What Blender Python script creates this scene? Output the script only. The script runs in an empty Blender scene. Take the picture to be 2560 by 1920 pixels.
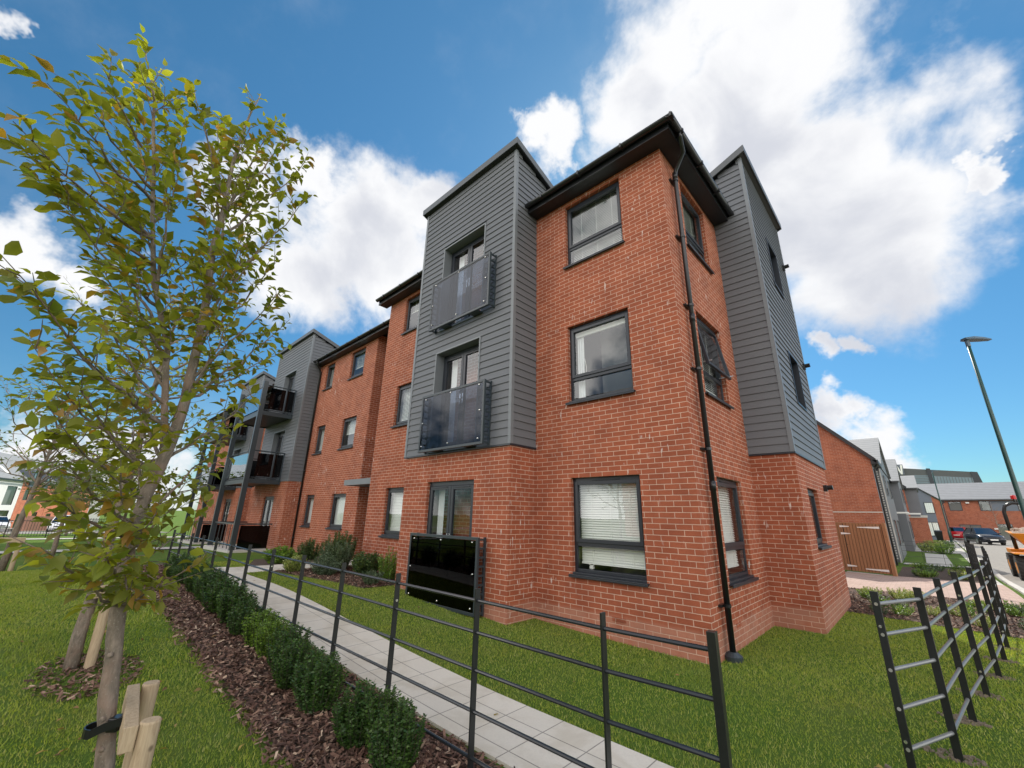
import bpy, math, random
import numpy as np
from mathutils import Vector, Matrix
rnd = random.Random(7)
R = math.radians
sc = bpy.context.scene
# ------------------------------------------------------------------ camera
cam_d = bpy.data.cameras.new("camera"); cam = bpy.data.objects.new("camera", cam_d)
sc.collection.objects.link(cam); sc.camera = cam
CP = Vector((1.969, -5.421, 1.544)); YAW, PIT, ROL = .757, .307, .02
fw = Vector((-math.sin(YAW)*math.cos(PIT), math.cos(YAW)*math.cos(PIT), math.sin(PIT)))
rt0 = Vector((math.cos(YAW), math.sin(YAW), 0)); up0 = rt0.cross(fw)
rt = rt0*math.cos(ROL)+up0*math.sin(ROL); up = up0*math.cos(ROL)-rt0*math.sin(ROL)
m = Matrix((rt, up, -fw)).transposed().to_4x4(); m.translation = CP
cam.matrix_world = m
cam_d.sensor_width = 36; cam_d.lens = 1037.235/2560*36; cam_d.shift_x = -5.88/2560
cam_d.clip_start = .05; cam_d.clip_end = 3000
# ------------------------------------------------------------------ light
SUN = Vector((-.42, .90, 0)).normalized(); SEL = R(42)
sd = Vector((SUN.x*math.cos(SEL), SUN.y*math.cos(SEL), math.sin(SEL)))
sl = bpy.data.lights.new("sun", 'SUN'); sl.energy = 4.2; sl.angle = R(.55); sl.color = (1, .95, .86)
so = bpy.data.objects.new("sun", sl); so.rotation_euler = (-sd).to_track_quat('-Z', 'Y').to_euler()
sc.collection.objects.link(so)
sc.view_settings.view_transform = 'Standard'; sc.view_settings.look = 'None'
sc.view_settings.exposure = 0.2; sc.view_settings.gamma = 1
W = bpy.data.worlds.new("World"); sc.world = W; W.use_nodes = True
nt = W.node_tree; nt.nodes.clear()
def N(t, ty, **k):
    n = t.nodes.new(ty)
    for a, b in k.items():
        if a[0] == '_': n.inputs[int(a[1:])].default_value = b
        else: setattr(n, a, b)
    return n
def L(t, a, b): t.links.new(a, b)
def mth(t, op, a, b=None, c=None, clamp=False):
    n = t.nodes.new('ShaderNodeMath'); n.operation = op; n.use_clamp = clamp
    for i, v in enumerate((a, b, c)):
        if v is None: continue
        if isinstance(v, (int, float)): n.inputs[i].default_value = v
        else: t.links.new(v, n.inputs[i])
    return n.outputs[0]
def mixc(t, f, a, b, bt='MIX'):
    n = t.nodes.new('ShaderNodeMix'); n.data_type = 'RGBA'; n.blend_type = bt
    for i, v in ((0, f), (6, a), (7, b)):
        if isinstance(v, (int, float)): n.inputs[i].default_value = v
        elif isinstance(v, tuple): n.inputs[i].default_value = (*v[:3], 1)
        else: t.links.new(v, n.inputs[i])
    return n.outputs[2]
def ramp(t, f, *st):
    n = t.nodes.new('ShaderNodeValToRGB'); e = n.color_ramp.elements
    while len(e) < len(st): e.new(.5)
    for i, (p, c) in enumerate(st):
        e[i].position = p; e[i].color = (*c[:3], 1) if isinstance(c, tuple) else (c, c, c, 1)
    t.links.new(f, n.inputs[0]); return n.outputs[0]
def mapr(t, v, a, b, c=0., d=1., smooth=True):
    n = t.nodes.new('ShaderNodeMapRange'); n.interpolation_type = 'SMOOTHSTEP' if smooth else 'LINEAR'
    for i, x in enumerate((a, b, c, d)): n.inputs[i+1].default_value = x
    t.links.new(v, n.inputs[0]); return n.outputs[0]
tc = N(nt, 'ShaderNodeTexCoord'); DIR = tc.outputs['Generated']
sky = N(nt, 'ShaderNodeTexSky', sky_type='NISHITA', sun_disc=False, sun_elevation=SEL,
        sun_rotation=math.atan2(sd.x, sd.y), altitude=50, air_density=1.0, dust_density=.12, ozone_density=2.5)
hs = N(nt, 'ShaderNodeHueSaturation'); hs.inputs['Saturation'].default_value = 1.18; hs.inputs['Value'].default_value = 1.0
L(nt, sky.outputs[0], hs.inputs['Color'])
sep = N(nt, 'ShaderNodeSeparateXYZ'); L(nt, DIR, sep.inputs[0])
tintc = ramp(nt, sep.outputs[2], (0., (.044, .070, .076)), (.16, (.058, .086, .092)), (.5, (.080, .116, .110)), (.9, (.100, .136, .122)))
blue = mixc(nt, 1.0, hs.outputs[0], tintc, 'MULTIPLY')
BL = [(-.136,.56,.817,.15),(-.224,.593,.774,.13),(-.076,.656,.753,.18),(-.055,.764,.645,.20),(-.03,.81,.589,.15),(.01,.872,.478,.11),(-.02,.869,.494,.18),(-.122,.787,.605,.15),(.0,.905,.43,.08),
(-.711,.303,.634,.12),(-.729,.212,.651,.06),(-.763,.367,.533,.17),(-.655,.394,.645,.09),(-.848,.268,.45,.12),(-.428,.536,.728,.06),(-.452,.49,.745,.05),(-.80,.12,.58,.07),
(-.915,-.119,.386,.06),(-.93,-.06,.36,.05),(-.76,-.215,.612,.03),(-.065,.98,.189,.04),(-.04,.989,.144,.06),(-.075,.949,.309,.035),(-.03,.95,.305,.035),(.174,.855,.489,.03),(-.997,-.015,.081,.07),(-.988,.075,.132,.06),(-.992,.112,.054,.08)]
w1_ = N(nt, 'ShaderNodeTexNoise'); w1_.inputs['Scale'].default_value = 4.5; w1_.inputs['Detail'].default_value = 6; w1_.inputs['Roughness'].default_value = .6; L(nt, DIR, w1_.inputs['Vector'])
w2_ = N(nt, 'ShaderNodeVectorMath', operation='SUBTRACT'); L(nt, w1_.outputs['Color'], w2_.inputs[0]); w2_.inputs[1].default_value = (.5, .5, .5)
w3_ = N(nt, 'ShaderNodeVectorMath', operation='SCALE'); L(nt, w2_.outputs[0], w3_.inputs[0]); w3_.inputs['Scale'].default_value = .30
WD = N(nt, 'ShaderNodeVectorMath', operation='ADD'); L(nt, DIR, WD.inputs[0]); L(nt, w3_.outputs[0], WD.inputs[1]); WDIR = WD.outputs[0]
acc = None
for x, y, z, r in BL:
    v = N(nt, 'ShaderNodeVectorMath', operation='DISTANCE'); L(nt, WDIR, v.inputs[0]); v.inputs[1].default_value = (x, y, z)
    k = mapr(nt, v.outputs['Value'], r*1.5, 0., 0., 1., False)
    acc = k if acc is None else mth(nt, 'MAXIMUM', acc, k)
no = N(nt, 'ShaderNodeTexNoise'); no.inputs['Scale'].default_value = 5.2; no.inputs['Detail'].default_value = 11
no.inputs['Roughness'].default_value = .56; no.inputs['Distortion'].default_value = .25; L(nt, DIR, no.inputs['Vector'])
nb = mth(nt, 'MULTIPLY', mth(nt, 'SUBTRACT', no.outputs[0], .5), 1.5)
body = mth(nt, 'ADD', acc, mth(nt, 'MULTIPLY', nb, mapr(nt, acc, 0., .3)))
no3 = N(nt, 'ShaderNodeTexNoise'); no3.inputs['Scale'].default_value = 2.3; no3.inputs['Detail'].default_value = 9; no3.inputs['Roughness'].default_value = .6
L(nt, DIR, no3.inputs['Vector'])
vis = mapr(nt, body, .12, .60)
wisp = mth(nt, 'MULTIPLY', mapr(nt, no3.outputs[0], .50, .74), .13)
# broad broken cloud added out of view, behind and right, to light the facades
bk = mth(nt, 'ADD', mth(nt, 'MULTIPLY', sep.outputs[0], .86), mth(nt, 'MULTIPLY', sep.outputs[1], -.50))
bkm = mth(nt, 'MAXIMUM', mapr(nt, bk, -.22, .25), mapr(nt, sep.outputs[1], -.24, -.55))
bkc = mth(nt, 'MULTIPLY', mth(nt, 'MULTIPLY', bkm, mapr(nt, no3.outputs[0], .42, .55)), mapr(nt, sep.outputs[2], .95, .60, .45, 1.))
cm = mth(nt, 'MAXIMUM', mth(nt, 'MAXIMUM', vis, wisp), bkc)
no2 = N(nt, 'ShaderNodeTexNoise'); no2.inputs['Scale'].default_value = 4.; no2.inputs['Detail'].default_value = 7; no2.inputs['Distortion'].default_value = .4
L(nt, DIR, no2.inputs['Vector'])
sh = mapr(nt, mth(nt, 'ADD', no2.outputs[0], mth(nt, 'MULTIPLY', mapr(nt, body, .35, 1.0), .10)), .46, .72)
ccol = mixc(nt, sh, (.86, .865, .88), (.60, .62, .68))
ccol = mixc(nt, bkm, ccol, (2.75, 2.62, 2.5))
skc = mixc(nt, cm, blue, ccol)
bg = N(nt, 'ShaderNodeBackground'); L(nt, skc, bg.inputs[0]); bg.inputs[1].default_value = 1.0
wo = N(nt, 'ShaderNodeOutputWorld'); L(nt, bg.outputs[0], wo.inputs[0])

# ------------------------------------------------------------------ terrain
def sstep(a, b, x):
    t = min(1, max(0, (x-a)/(b-a))); return t*t*(3-2*t)
def gz(x, y):
    t = -x
    z = .25*sstep(.6, 7.2, t)
    if t > 10: z -= .022*(min(t, 95)-10)
    z -= .2*sstep(9, 18, y)
    return z
# ------------------------------------------------------------------ mesh helpers
class MB:
    def __init__(s): s.v = []; s.f = []
    def quad(s, a, b, c, d):
        n = len(s.v); s.v += [tuple(a), tuple(b), tuple(c), tuple(d)]; s.f.append((n, n+1, n+2, n+3))
    def tri(s, a, b, c):
        n = len(s.v); s.v += [tuple(a), tuple(b), tuple(c)]; s.f.append((n, n+1, n+2))
    def poly(s, ps):
        n = len(s.v); s.v += [tuple(p) for p in ps]; s.f.append(tuple(range(n, n+len(ps))))
    def hexa(s, p):   # 8 points: bottom 4 ccw, top 4 ccw
        n = len(s.v); s.v += [tuple(q) for q in p]
        for f in ((0,3,2,1),(4,5,6,7),(0,1,5,4),(1,2,6,5),(2,3,7,6),(3,0,4,7)): s.f.append(tuple(n+i for i in f))
    def box(s, x0, x1, y0, y1, z0, z1):
        if x0 > x1: x0, x1 = x1, x0
        if y0 > y1: y0, y1 = y1, y0
        if z0 > z1: z0, z1 = z1, z0
        s.hexa([(x0,y0,z0),(x1,y0,z0),(x1,y1,z0),(x0,y1,z0),(x0,y0,z1),(x1,y0,z1),(x1,y1,z1),(x0,y1,z1)])
    def obox(s, o, a, b, c):   # oriented box: corner o, edge vectors
        o, a, b, c = map(Vector, (o, a, b, c)); s.hexa([o, o+a, o+a+b, o+b, o+c, o+a+c, o+a+b+c, o+b+c])
    def tube(s, pts, r, n=8, cap=True):
        pts = [Vector(p) for p in pts]; rs = r if isinstance(r, (list, tuple)) else [r]*len(pts)
        base = len(s.v); ref = None
        for i, p in enumerate(pts):
            d = (pts[min(i+1, len(pts)-1)]-pts[max(i-1, 0)])
            d = d.normalized() if d.length > 1e-9 else Vector((0, 0, 1))
            if ref is None: ref = Vector((0, 0, 1)) if abs(d.z) < .9 else Vector((1, 0, 0))
            a = d.cross(ref).normalized(); b = d.cross(a).normalized(); ref = a.cross(d)
            for k in range(n):
                t = 2*math.pi*k/n; q = p+(a*math.cos(t)+b*math.sin(t))*rs[i]; s.v.append(tuple(q))
        for i in range(len(pts)-1):
            for k in range(n):
                k2 = (k+1) % n; s.f.append((base+i*n+k, base+i*n+k2, base+(i+1)*n+k2, base+(i+1)*n+k))
        if cap:
            s.f.append(tuple(base+k for k in range(n-1, -1, -1))); s.f.append(tuple(base+(len(pts)-1)*n+k for k in range(n)))
    def prism(s, poly, axis, a0, a1):   # poly: list of 2d pts, axis 'x','y','z'
        def P(p, t):
            return (t, p[0], p[1]) if axis == 'x' else (p[0], t, p[1]) if axis == 'y' else (p[0], p[1], t)
        n = len(s.v); k = len(poly); s.v += [P(p, a0) for p in poly]+[P(p, a1) for p in poly]
        s.f.append(tuple(n+i for i in range(k))); s.f.append(tuple(n+k+i for i in range(k-1, -1, -1)))
        for i in range(k):
            j = (i+1) % k; s.f.append((n+i, n+k+i, n+k+j, n+j))
    def build(s, name, mat, parent=None, smooth=False, bevel=0, **tags):
        me = bpy.data.meshes.new(name); me.from_pydata(s.v, [], s.f); me.update()
        o = bpy.data.objects.new(name, me); sc.collection.objects.link(o)
        if mat: me.materials.append(mat)
        if smooth: me.polygons.foreach_set('use_smooth', [True]*len(me.polygons))
        if parent: o.parent = parent
        if bevel:
            mo = o.modifiers.new('bevel', 'BEVEL'); mo.width = bevel; mo.segments = 2; mo.limit_method = 'ANGLE'
        for k, v in tags.items(): o[k] = v
        return o
def np_mesh(name, V, F, mat, parent=None, **tags):
    me = bpy.data.meshes.new(name); nv = len(V); nf, k = F.shape
    me.vertices.add(nv); me.vertices.foreach_set('co', V.astype(np.float32).ravel())
    me.loops.add(nf*k); me.loops.foreach_set('vertex_index', F.astype(np.int32).ravel())
    me.polygons.add(nf); me.polygons.foreach_set('loop_start', np.arange(0, nf*k, k, dtype=np.int32))
    me.polygons.foreach_set('loop_total', np.full(nf, k, dtype=np.int32)); me.update(calc_edges=True); me.validate()
    me.materials.append(mat)
    o = bpy.data.objects.new(name, me); sc.collection.objects.link(o)
    if parent: o.parent = parent
    for a, b in tags.items(): o[a] = b
    return o
def thing(name, label, cat, loc=(0, 0, 0), group=None, rz=0):
    o = bpy.data.objects.new(name, None); sc.collection.objects.link(o); o.location = loc; o.rotation_euler = (0, 0, rz)
    o['label'] = label; o['category'] = cat; o.empty_display_size = .3
    if group: o['group'] = group
    return o
def copy_tree(o, parent=None):
    c = o.copy(); sc.collection.objects.link(c); c.parent = parent
    for ch in list(o.children): copy_tree(ch, c)
    return c
ORD = ['first','second','third','fourth','fifth','sixth','seventh','eighth','ninth','tenth','eleventh','twelfth','thirteenth','fourteenth','fifteenth','sixteenth']
# ------------------------------------------------------------------ materials
def mat(name):
    m = bpy.data.materials.new(name); m.use_nodes = True; t = m.node_tree; b = t.nodes['Principled BSDF']; return m, t, b
def bump(t, b, h, s=.3, d=.01):
    n = N(t, 'ShaderNodeBump'); n.inputs['Strength'].default_value = s; n.inputs['Distance'].default_value = d
    L(t, h, n.inputs['Height']); L(t, n.outputs[0], b.inputs['Normal'])
def noise(t, vec, scale, detail=4, rough=.5, w=0):
    n = N(t, 'ShaderNodeTexNoise'); n.inputs['Scale'].default_value = scale; n.inputs['Detail'].default_value = detail
    n.inputs['Roughness'].default_value = rough; n.inputs['Distortion'].default_value = w
    if vec is not None: L(t, vec, n.inputs['Vector'])
    return n.outputs[0]
def pos(t): return N(t, 'ShaderNodeNewGeometry').outputs['Position']
def plain(name, c, rough=.5, metal=0, var=.12, sc_=6., bmp=0, spec=.5):
    m, t, b = mat(name); p = pos(t); n = noise(t, p, sc_, 5)
    L(t, mixc(t, n, tuple(x*(1-var) for x in c), tuple(min(1, x*(1+var)) for x in c)), b.inputs['Base Color'])
    b.inputs['Roughness'].default_value = rough; b.inputs['Metallic'].default_value = metal
    b.inputs['Specular IOR Level'].default_value = spec
    if bmp: bump(t, b, noise(t, p, sc_*8, 4), bmp, .004)
    return m
def wall_uv(t):
    s = N(t, 'ShaderNodeSeparateXYZ'); L(t, pos(t), s.inputs[0])
    u = mth(t, 'ADD', s.outputs[0], s.outputs[1]); c = N(t, 'ShaderNodeCombineXYZ'); L(t, u, c.inputs[0]); L(t, s.outputs[2], c.inputs[1])
    return c.outputs[0], s
def brickmat(name, ca, cb, mort, bw=.206, bh=.0705, base=True):
    m, t, b = mat(name); uv, s = wall_uv(t); P = pos(t)
    wob = noise(t, P, 9., 2); off = N(t, 'ShaderNodeVectorMath', operation='ADD'); L(t, uv, off.inputs[0])
    cv = N(t, 'ShaderNodeCombineXYZ'); L(t, mth(t, 'MULTIPLY', mth(t, 'SUBTRACT', wob, .5), .006), cv.inputs[1])
    L(t, mth(t, 'MULTIPLY', mth(t, 'SUBTRACT', noise(t, P, 23., 2), .5), .006), cv.inputs[0]); L(t, cv.outputs[0], off.inputs[1])
    br = N(t, 'ShaderNodeTexBrick', offset=.5, squash=1.0); L(t, off.outputs[0], br.inputs['Vector'])
    for k, v in {'Scale': 1, 'Mortar Size': .0048, 'Mortar Smooth': .25, 'Bias': 0., 'Brick Width': bw, 'Row Height': bh}.items(): br.inputs[k].default_value = v
    br.inputs['Color1'].default_value = (*ca, 1); br.inputs['Color2'].default_value = (*cb, 1); br.inputs['Mortar'].default_value = (*mort, 1)
    n1 = noise(t, P, 3.1, 5); n2 = noise(t, P, 55., 4, .7); n3 = noise(t, P, .8, 4)
    vc = N(t, 'ShaderNodeTexVoronoi'); vc.inputs['Scale'].default_value = 7.; L(t, P, vc.inputs['Vector'])
    col = mixc(t, mapr(t, n1, .3, .7), (1.06, 1.04, 1.02), (.80, .76, .76)); col = mixc(t, 1., br.outputs[0], col, 'MULTIPLY')
    col = mixc(t, mapr(t, n2, .35, .75, 0, .45), col, mixc(t, 1., br.outputs[0], (.62, .58, .60), 'MULTIPLY'))
    col = mixc(t, mapr(t, n3, .45, .7, 0, .3), col, mixc(t, 1., br.outputs[0], (1.18, 1.05, .92), 'MULTIPLY'))
    if base:
        # salts: thin pale runs at joints, and a paler band of damp engineering courses at the foot
        sp = N(t, 'ShaderNodeTexVoronoi', feature='DISTANCE_TO_EDGE'); 
        mp = N(t, 'ShaderNodeMapping'); mp.inputs['Scale'].default_value = (1, 1, .28); L(t, P, mp.inputs['Vector'])
        w = mth(t, 'MULTIPLY', mapr(t, noise(t, mp.outputs[0], 21., 3), .63, .72), mapr(t, noise(t, P, .9, 2), .46, .60))
        col = mixc(t, mth(t, 'MULTIPLY', w, .75), col, (.72, .66, .62))
        fade = mth(t, 'MULTIPLY', mapr(t, s.outputs[2], .34, .26), mapr(t, noise(t, P, 4., 4), .25, .6, .35, .8))
        col = mixc(t, mth(t, 'MULTIPLY', fade, .55), col, (.47, .27, .20))
    L(t, col, b.inputs['Base Color']); b.inputs['Roughness'].default_value = .86; b.inputs['Specular IOR Level'].default_value = .25
    h = mth(t, 'ADD', mth(t, 'MULTIPLY', mth(t, 'SUBTRACT', 1., br.outputs['Fac']), 1.), mth(t, 'MULTIPLY', n2, .35))
    bump(t, b, h, .55, .006)
    return m
M = {}
M['brick'] = brickmat('red_brick', (.385, .116, .060), (.315, .092, .048), (.62, .44, .345))
M['brick_far'] = brickmat('red_brick_far', (.385, .125, .068), (.31, .098, .055), (.46, .31, .24), base=False)
M['brick_orange'] = brickmat('orange_brick', (.62, .22, .12), (.55, .17, .09), (.6, .4, .3), base=False)
def cladmat(name, c, rough=.42):
    m, t, b = mat(name); P = pos(t); mp = N(t, 'ShaderNodeMapping'); mp.inputs['Scale'].default_value = (1.2, 1.2, 22); L(t, P, mp.inputs['Vector'])
    n = noise(t, mp.outputs[0], 5., 6, .65); n2 = noise(t, P, 1.1, 4); g = N(t, 'ShaderNodeNewGeometry')
    col = mixc(t, n, tuple(x*.88 for x in c), tuple(x*1.12 for x in c))
    col = mixc(t, mapr(t, g.outputs['Random Per Island'], 0, 1, 0, .22, False), col, tuple(x*1.25 for x in c)); col = mixc(t, mapr(t, n2, .4, .75, 0, .3), col, tuple(x*.8 for x in c))
    L(t, col, b.inputs['Base Color']); b.inputs['Roughness'].default_value = rough; b.inputs['Specular IOR Level'].default_value = .3; bump(t, b, n, .25, .003); return m
M['clad'] = cladmat('grey_weatherboard', (.135, .142, .155), .5)
M['clad_trim'] = plain('grey_trim', (.16, .175, .19), .4)
M['verge'] = plain('dark_grey_verge', (.075, .083, .092), .4)
M['frame'] = plain('anthracite_frame', (.019, .024, .033), .36, var=.08)
M['steel'] = plain('anthracite_steel', (.030, .041, .049), .35, var=.1)
M['black'] = plain('black_plastic', (.012, .013, .015), .28)
M['soffit'] = plain('black_soffit', (.011, .013, .016), .45)
M['fence'] = plain('black_fence_paint', (.014, .016, .017), .3, var=.3, sc_=30, bmp=.15)
M['rail'] = plain('black_rail_paint', (.022, .026, .03), .22, var=.25, sc_=20)
M['rail_sheen'] = plain('black_rail_sky_sheen', (.16, .17, .175), .28, var=.2, sc_=14)  # pale grey is sky sheen painted into the colour of the black rails
M['stem'] = plain('dark_stem', (.045, .05, .028), .8)
M['chrome'] = plain('steel_bolt', (.75, .75, .73), .25, .9)
M['blind'] = plain('white_blind', (.84, .85, .82), .6, var=.03)
M['curtain'] = plain('pale_curtain', (.7, .72, .74), .8)
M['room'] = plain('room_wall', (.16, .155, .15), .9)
M['white'] = plain('white_paint', (.78, .77, .74), .6, var=.05)
M['render'] = plain('white_render', (.74, .73, .70), .85, var=.06, sc_=1.5)
M['stone'] = plain('pale_stone', (.5, .48, .44), .85)
M['pink'] = plain('red_curtain', (.6, .05, .06), .8)
def glassmat(name, tint, refl=1.0, alpha=.5, ior=1.5):
    m, t, b = mat(name); t.nodes.remove(b); out = t.nodes['Material Output']
    tr = N(t, 'ShaderNodeBsdfTransparent'); tr.inputs[0].default_value = (*tint, 1)
    gl = N(t, 'ShaderNodeBsdfGlossy'); gl.inputs['Roughness'].default_value = .008; gl.inputs[0].default_value = (.93, .96, 1, 1)
    g_ = N(t, 'ShaderNodeNewGeometry'); dt = N(t, 'ShaderNodeVectorMath', operation='DOT_PRODUCT'); L(t, g_.outputs['Incoming'], dt.inputs[0]); L(t, g_.outputs['Normal'], dt.inputs[1])
    f0 = ((ior-1)/(ior+1))**2; fr = mth(t, 'ADD', f0, mth(t, 'MULTIPLY', 1-f0, mth(t, 'POWER', mth(t, 'SUBTRACT', 1., mth(t, 'ABSOLUTE', dt.outputs['Value'])), 5.)))
    bm = N(t, 'ShaderNodeBump'); bm.inputs['Strength'].default_value = .035; bm.inputs['Distance'].default_value = .05; L(t, noise(t, pos(t), 1.6, 2), bm.inputs['Height'])
    L(t, bm.outputs[0], gl.inputs['Normal'])
    f = mth(t, 'MULTIPLY', mth(t, 'ADD', fr, alpha), refl, clamp=True)
    mx = N(t, 'ShaderNodeMixShader'); L(t, f, mx.inputs[0]); L(t, tr.outputs[0], mx.inputs[1]); L(t, gl.outputs[0], mx.inputs[2]); L(t, mx.outputs[0], out.inputs[0])
    return m
M['glass'] = glassmat('window_glass', (.93, .96, .95), 1., .045)
M['tint'] = glassmat('smoked_glass', (.42, .47, .55), .6, .0)
M['dark_tint'] = glassmat('dark_smoked_glass', (.08, .09, .10), .5, .0)
M['mirror_glass'] = glassmat('pale_reflecting_glass', (.6, .65, .68), 1., .42)
M['carglass'] = glassmat('car_glass', (.05, .06, .06), 1., .18)
# leaves with light shining through
def leafmat(name, cols, trans=.45, rough=.5, vein=0):
    m, t, b = mat(name); out = t.nodes['Material Output']; g = N(t, 'ShaderNodeNewGeometry'); ri = g.outputs['Random Per Island']
    n = len(cols); col = ramp(t, ri, *[((i+.5)/n if n > 1 else .5, c) for i, c in enumerate(cols)])
    col = mixc(t, mapr(t, noise(t, g.outputs['Position'], 3., 3), .35, .7, 0, .5), col, mixc(t, 1., col, (1.25, 1.15, .7), 'MULTIPLY'))
    L(t, col, b.inputs['Base Color']); b.inputs['Roughness'].default_value = rough; b.inputs['Specular IOR Level'].default_value = .35
    tl = N(t, 'ShaderNodeBsdfTranslucent'); L(t, mixc(t, 1., col, (1.5, 1.5, .6), 'MULTIPLY'), tl.inputs[0])
    mx = N(t, 'ShaderNodeMixShader'); mx.inputs[0].default_value = trans
    L(t, b.outputs[0], mx.inputs[1]); L(t, tl.outputs[0], mx.inputs[2]); L(t, mx.outputs[0], out.inputs[0]); return m
M['leaf'] = leafmat('hornbeam_leaf', [(.13,.175,.03),(.20,.245,.04),(.27,.30,.045),(.33,.35,.05),(.15,.195,.033),(.22,.23,.04),(.17,.19,.033),(.25,.26,.04),(.13,.15,.03),(.17,.19,.03),(.20,.21,.035),(.15,.17,.03),(.33,.20,.05)], .5)
M['dead'] = leafmat('dead_leaf', [(.30,.20,.07),(.22,.12,.05),(.36,.30,.08),(.17,.10,.05)], .15, .7)
M['leaf2'] = leafmat('yellow_leaf', [(.20,.24,.05),(.26,.26,.06),(.14,.18,.04)], .5)
M['leafdark'] = leafmat('dark_leaf', [(.05,.09,.02),(.09,.13,.03),(.12,.15,.04)], .4)
M['box'] = leafmat('box_leaf', [(.030,.075,.018),(.05,.105,.024),(.075,.14,.03),(.04,.09,.02)], .2, .4)
M['boxlight'] = leafmat('light_box_leaf', [(.13,.24,.035),(.19,.30,.05),(.08,.15,.03)], .3, .4)
M['shrubgrey'] = leafmat('grey_shrub_leaf', [(.09,.14,.08),(.15,.20,.13),(.06,.10,.05)], .2)
M['shrubdark'] = leafmat('dark_shrub_leaf', [(.035,.075,.025),(.06,.11,.03),(.09,.13,.04)], .2)
M['shrublime'] = leafmat('lime_leaf', [(.26,.32,.09),(.18,.26,.06),(.34,.36,.16)], .3)
M['grass'] = leafmat('grass_blade', [(.20,.28,.045),(.26,.34,.055),(.31,.37,.075),(.18,.26,.04),(.39,.39,.14)], .35, .55)
t_g = M['grass'].node_tree; bs_g = t_g.nodes['Principled BSDF']; src_g = bs_g.inputs['Base Color'].links[0].from_socket
gn_ = mapr(t_g, noise(t_g, pos(t_g), 1.3, 5, .6), .42, .66, 0, .4); cg_ = mixc(t_g, gn_, src_g, (.28, .29, .07)); gn2_ = mapr(t_g, noise(t_g, pos(t_g), .55, 3), .5, .66, 0, .5)
cg_ = mixc(t_g, gn2_, cg_, (.11, .20, .03)); L(t_g, cg_, bs_g.inputs['Base Color'])
def barkmat():
    m, t, b = mat('bark'); P = pos(t); mp = N(t, 'ShaderNodeMapping'); mp.inputs['Scale'].default_value = (1, 1, .35); L(t, P, mp.inputs['Vector'])
    n = noise(t, mp.outputs[0], 34., 6, .65, .5); n2 = noise(t, P, 90., 3); n3 = noise(t, P, 6., 3)
    c = ramp(t, n, (.28, (.10, .085, .07)), (.5, (.20, .165, .13)), (.75, (.33, .27, .22)))
    c = mixc(t, mapr(t, n2, .6, .72, 0, .5), c, (.42, .40, .34)); c = mixc(t, mapr(t, n3, .45, .65, 0, .5), c, (.26, .17, .13))
    L(t, c, b.inputs['Base Color']); b.inputs['Roughness'].default_value = .9; bump(t, b, n, .9, .012); return m
M['bark'] = barkmat()
def woodmat(name, a, b_, sx=(14, 14, 1.2), k=5.):
    m, t, b = mat(name); P = pos(t); mp = N(t, 'ShaderNodeMapping'); mp.inputs['Scale'].default_value = sx; L(t, P, mp.inputs['Vector'])
    n = noise(t, mp.outputs[0], k, 6, .6, 1.2); g = N(t, 'ShaderNodeNewGeometry')
    c = ramp(t, n, (.3, a), (.62, b_), (.8, tuple(x*.7 for x in a)))
    c = mixc(t, mapr(t, g.outputs['Random Per Island'], 0, 1, 0, .35, False), c, tuple(x*1.25 for x in b_))
    kn = N(t, 'ShaderNodeTexVoronoi'); kn.inputs['Scale'].default_value = 5.; L(t, P, kn.inputs['Vector'])
    c = mixc(t, mapr(t, kn.outputs['Distance'], .10, .04, 0, .8), c, tuple(x*.35 for x in a))
    L(t, c, b.inputs['Base Color']); b.inputs['Roughness'].default_value = .8; bump(t, b, n, .4, .004); return m
M['stake'] = woodmat('stake_timber', (.28, .20, .12), (.46, .36, .24))
M['gate'] = woodmat('gate_timber', (.19, .085, .04), (.33, .165, .08), (30, 30, 1.2))
M['darkfence'] = woodmat('brown_fence', (.16, .07, .045), (.25, .11, .07))
def groundmat():
    m, t, b = mat('lawn_soil'); P = pos(t); n = noise(t, P, 1.2, 5); n2 = noise(t, P, 60., 5, .7); n3 = noise(t, P, .35, 3)
    c = ramp(t, n2, (.3, (.06, .10, .016)), (.55, (.10, .17, .028)), (.8, (.17, .24, .05)))
    c = mixc(t, mapr(t, n, .42, .7, 0, .55), c, (.16, .19, .045)); c = mixc(t, mapr(t, n3, .4, .65, 0, .3), c, (.07, .15, .02))
    L(t, c, b.inputs['Base Color']); b.inputs['Roughness'].default_value = .95; b.inputs['Specular IOR Level'].default_value = .1; bump(t, b, n2, .8, .03); return m
M['ground'] = groundmat()
def soilmat(name, a, b_, s=25.):
    m, t, b = mat(name); P = pos(t); n = noise(t, P, s, 6, .7); c = ramp(t, n, (.3, a), (.7, b_)); L(t, c, b.inputs['Base Color'])
    b.inputs['Roughness'].default_value = .95; bump(t, b, n, .9, .03); return m
M['soil'] = soilmat('bed_soil', (.035, .022, .016), (.12, .08, .055))
M['rubble'] = soilmat('rubble', (.20, .13, .09), (.42, .33, .26), 14.)
M['gravel'] = soilmat('pale_soil', (.14, .11, .08), (.30, .25, .19), 40.)
m, t, b = mat('bark_chip'); g = N(t, 'ShaderNodeNewGeometry')
L(t, ramp(t, g.outputs['Random Per Island'], (0., (.055, .028, .02)), (.45, (.13, .065, .045)), (.8, (.20, .115, .08)), (.93, (.34, .22, .15)), (1., (.5, .38, .27))), b.inputs['Base Color']); b.inputs['Roughness'].default_value = .85
M['chip'] = m
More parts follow.
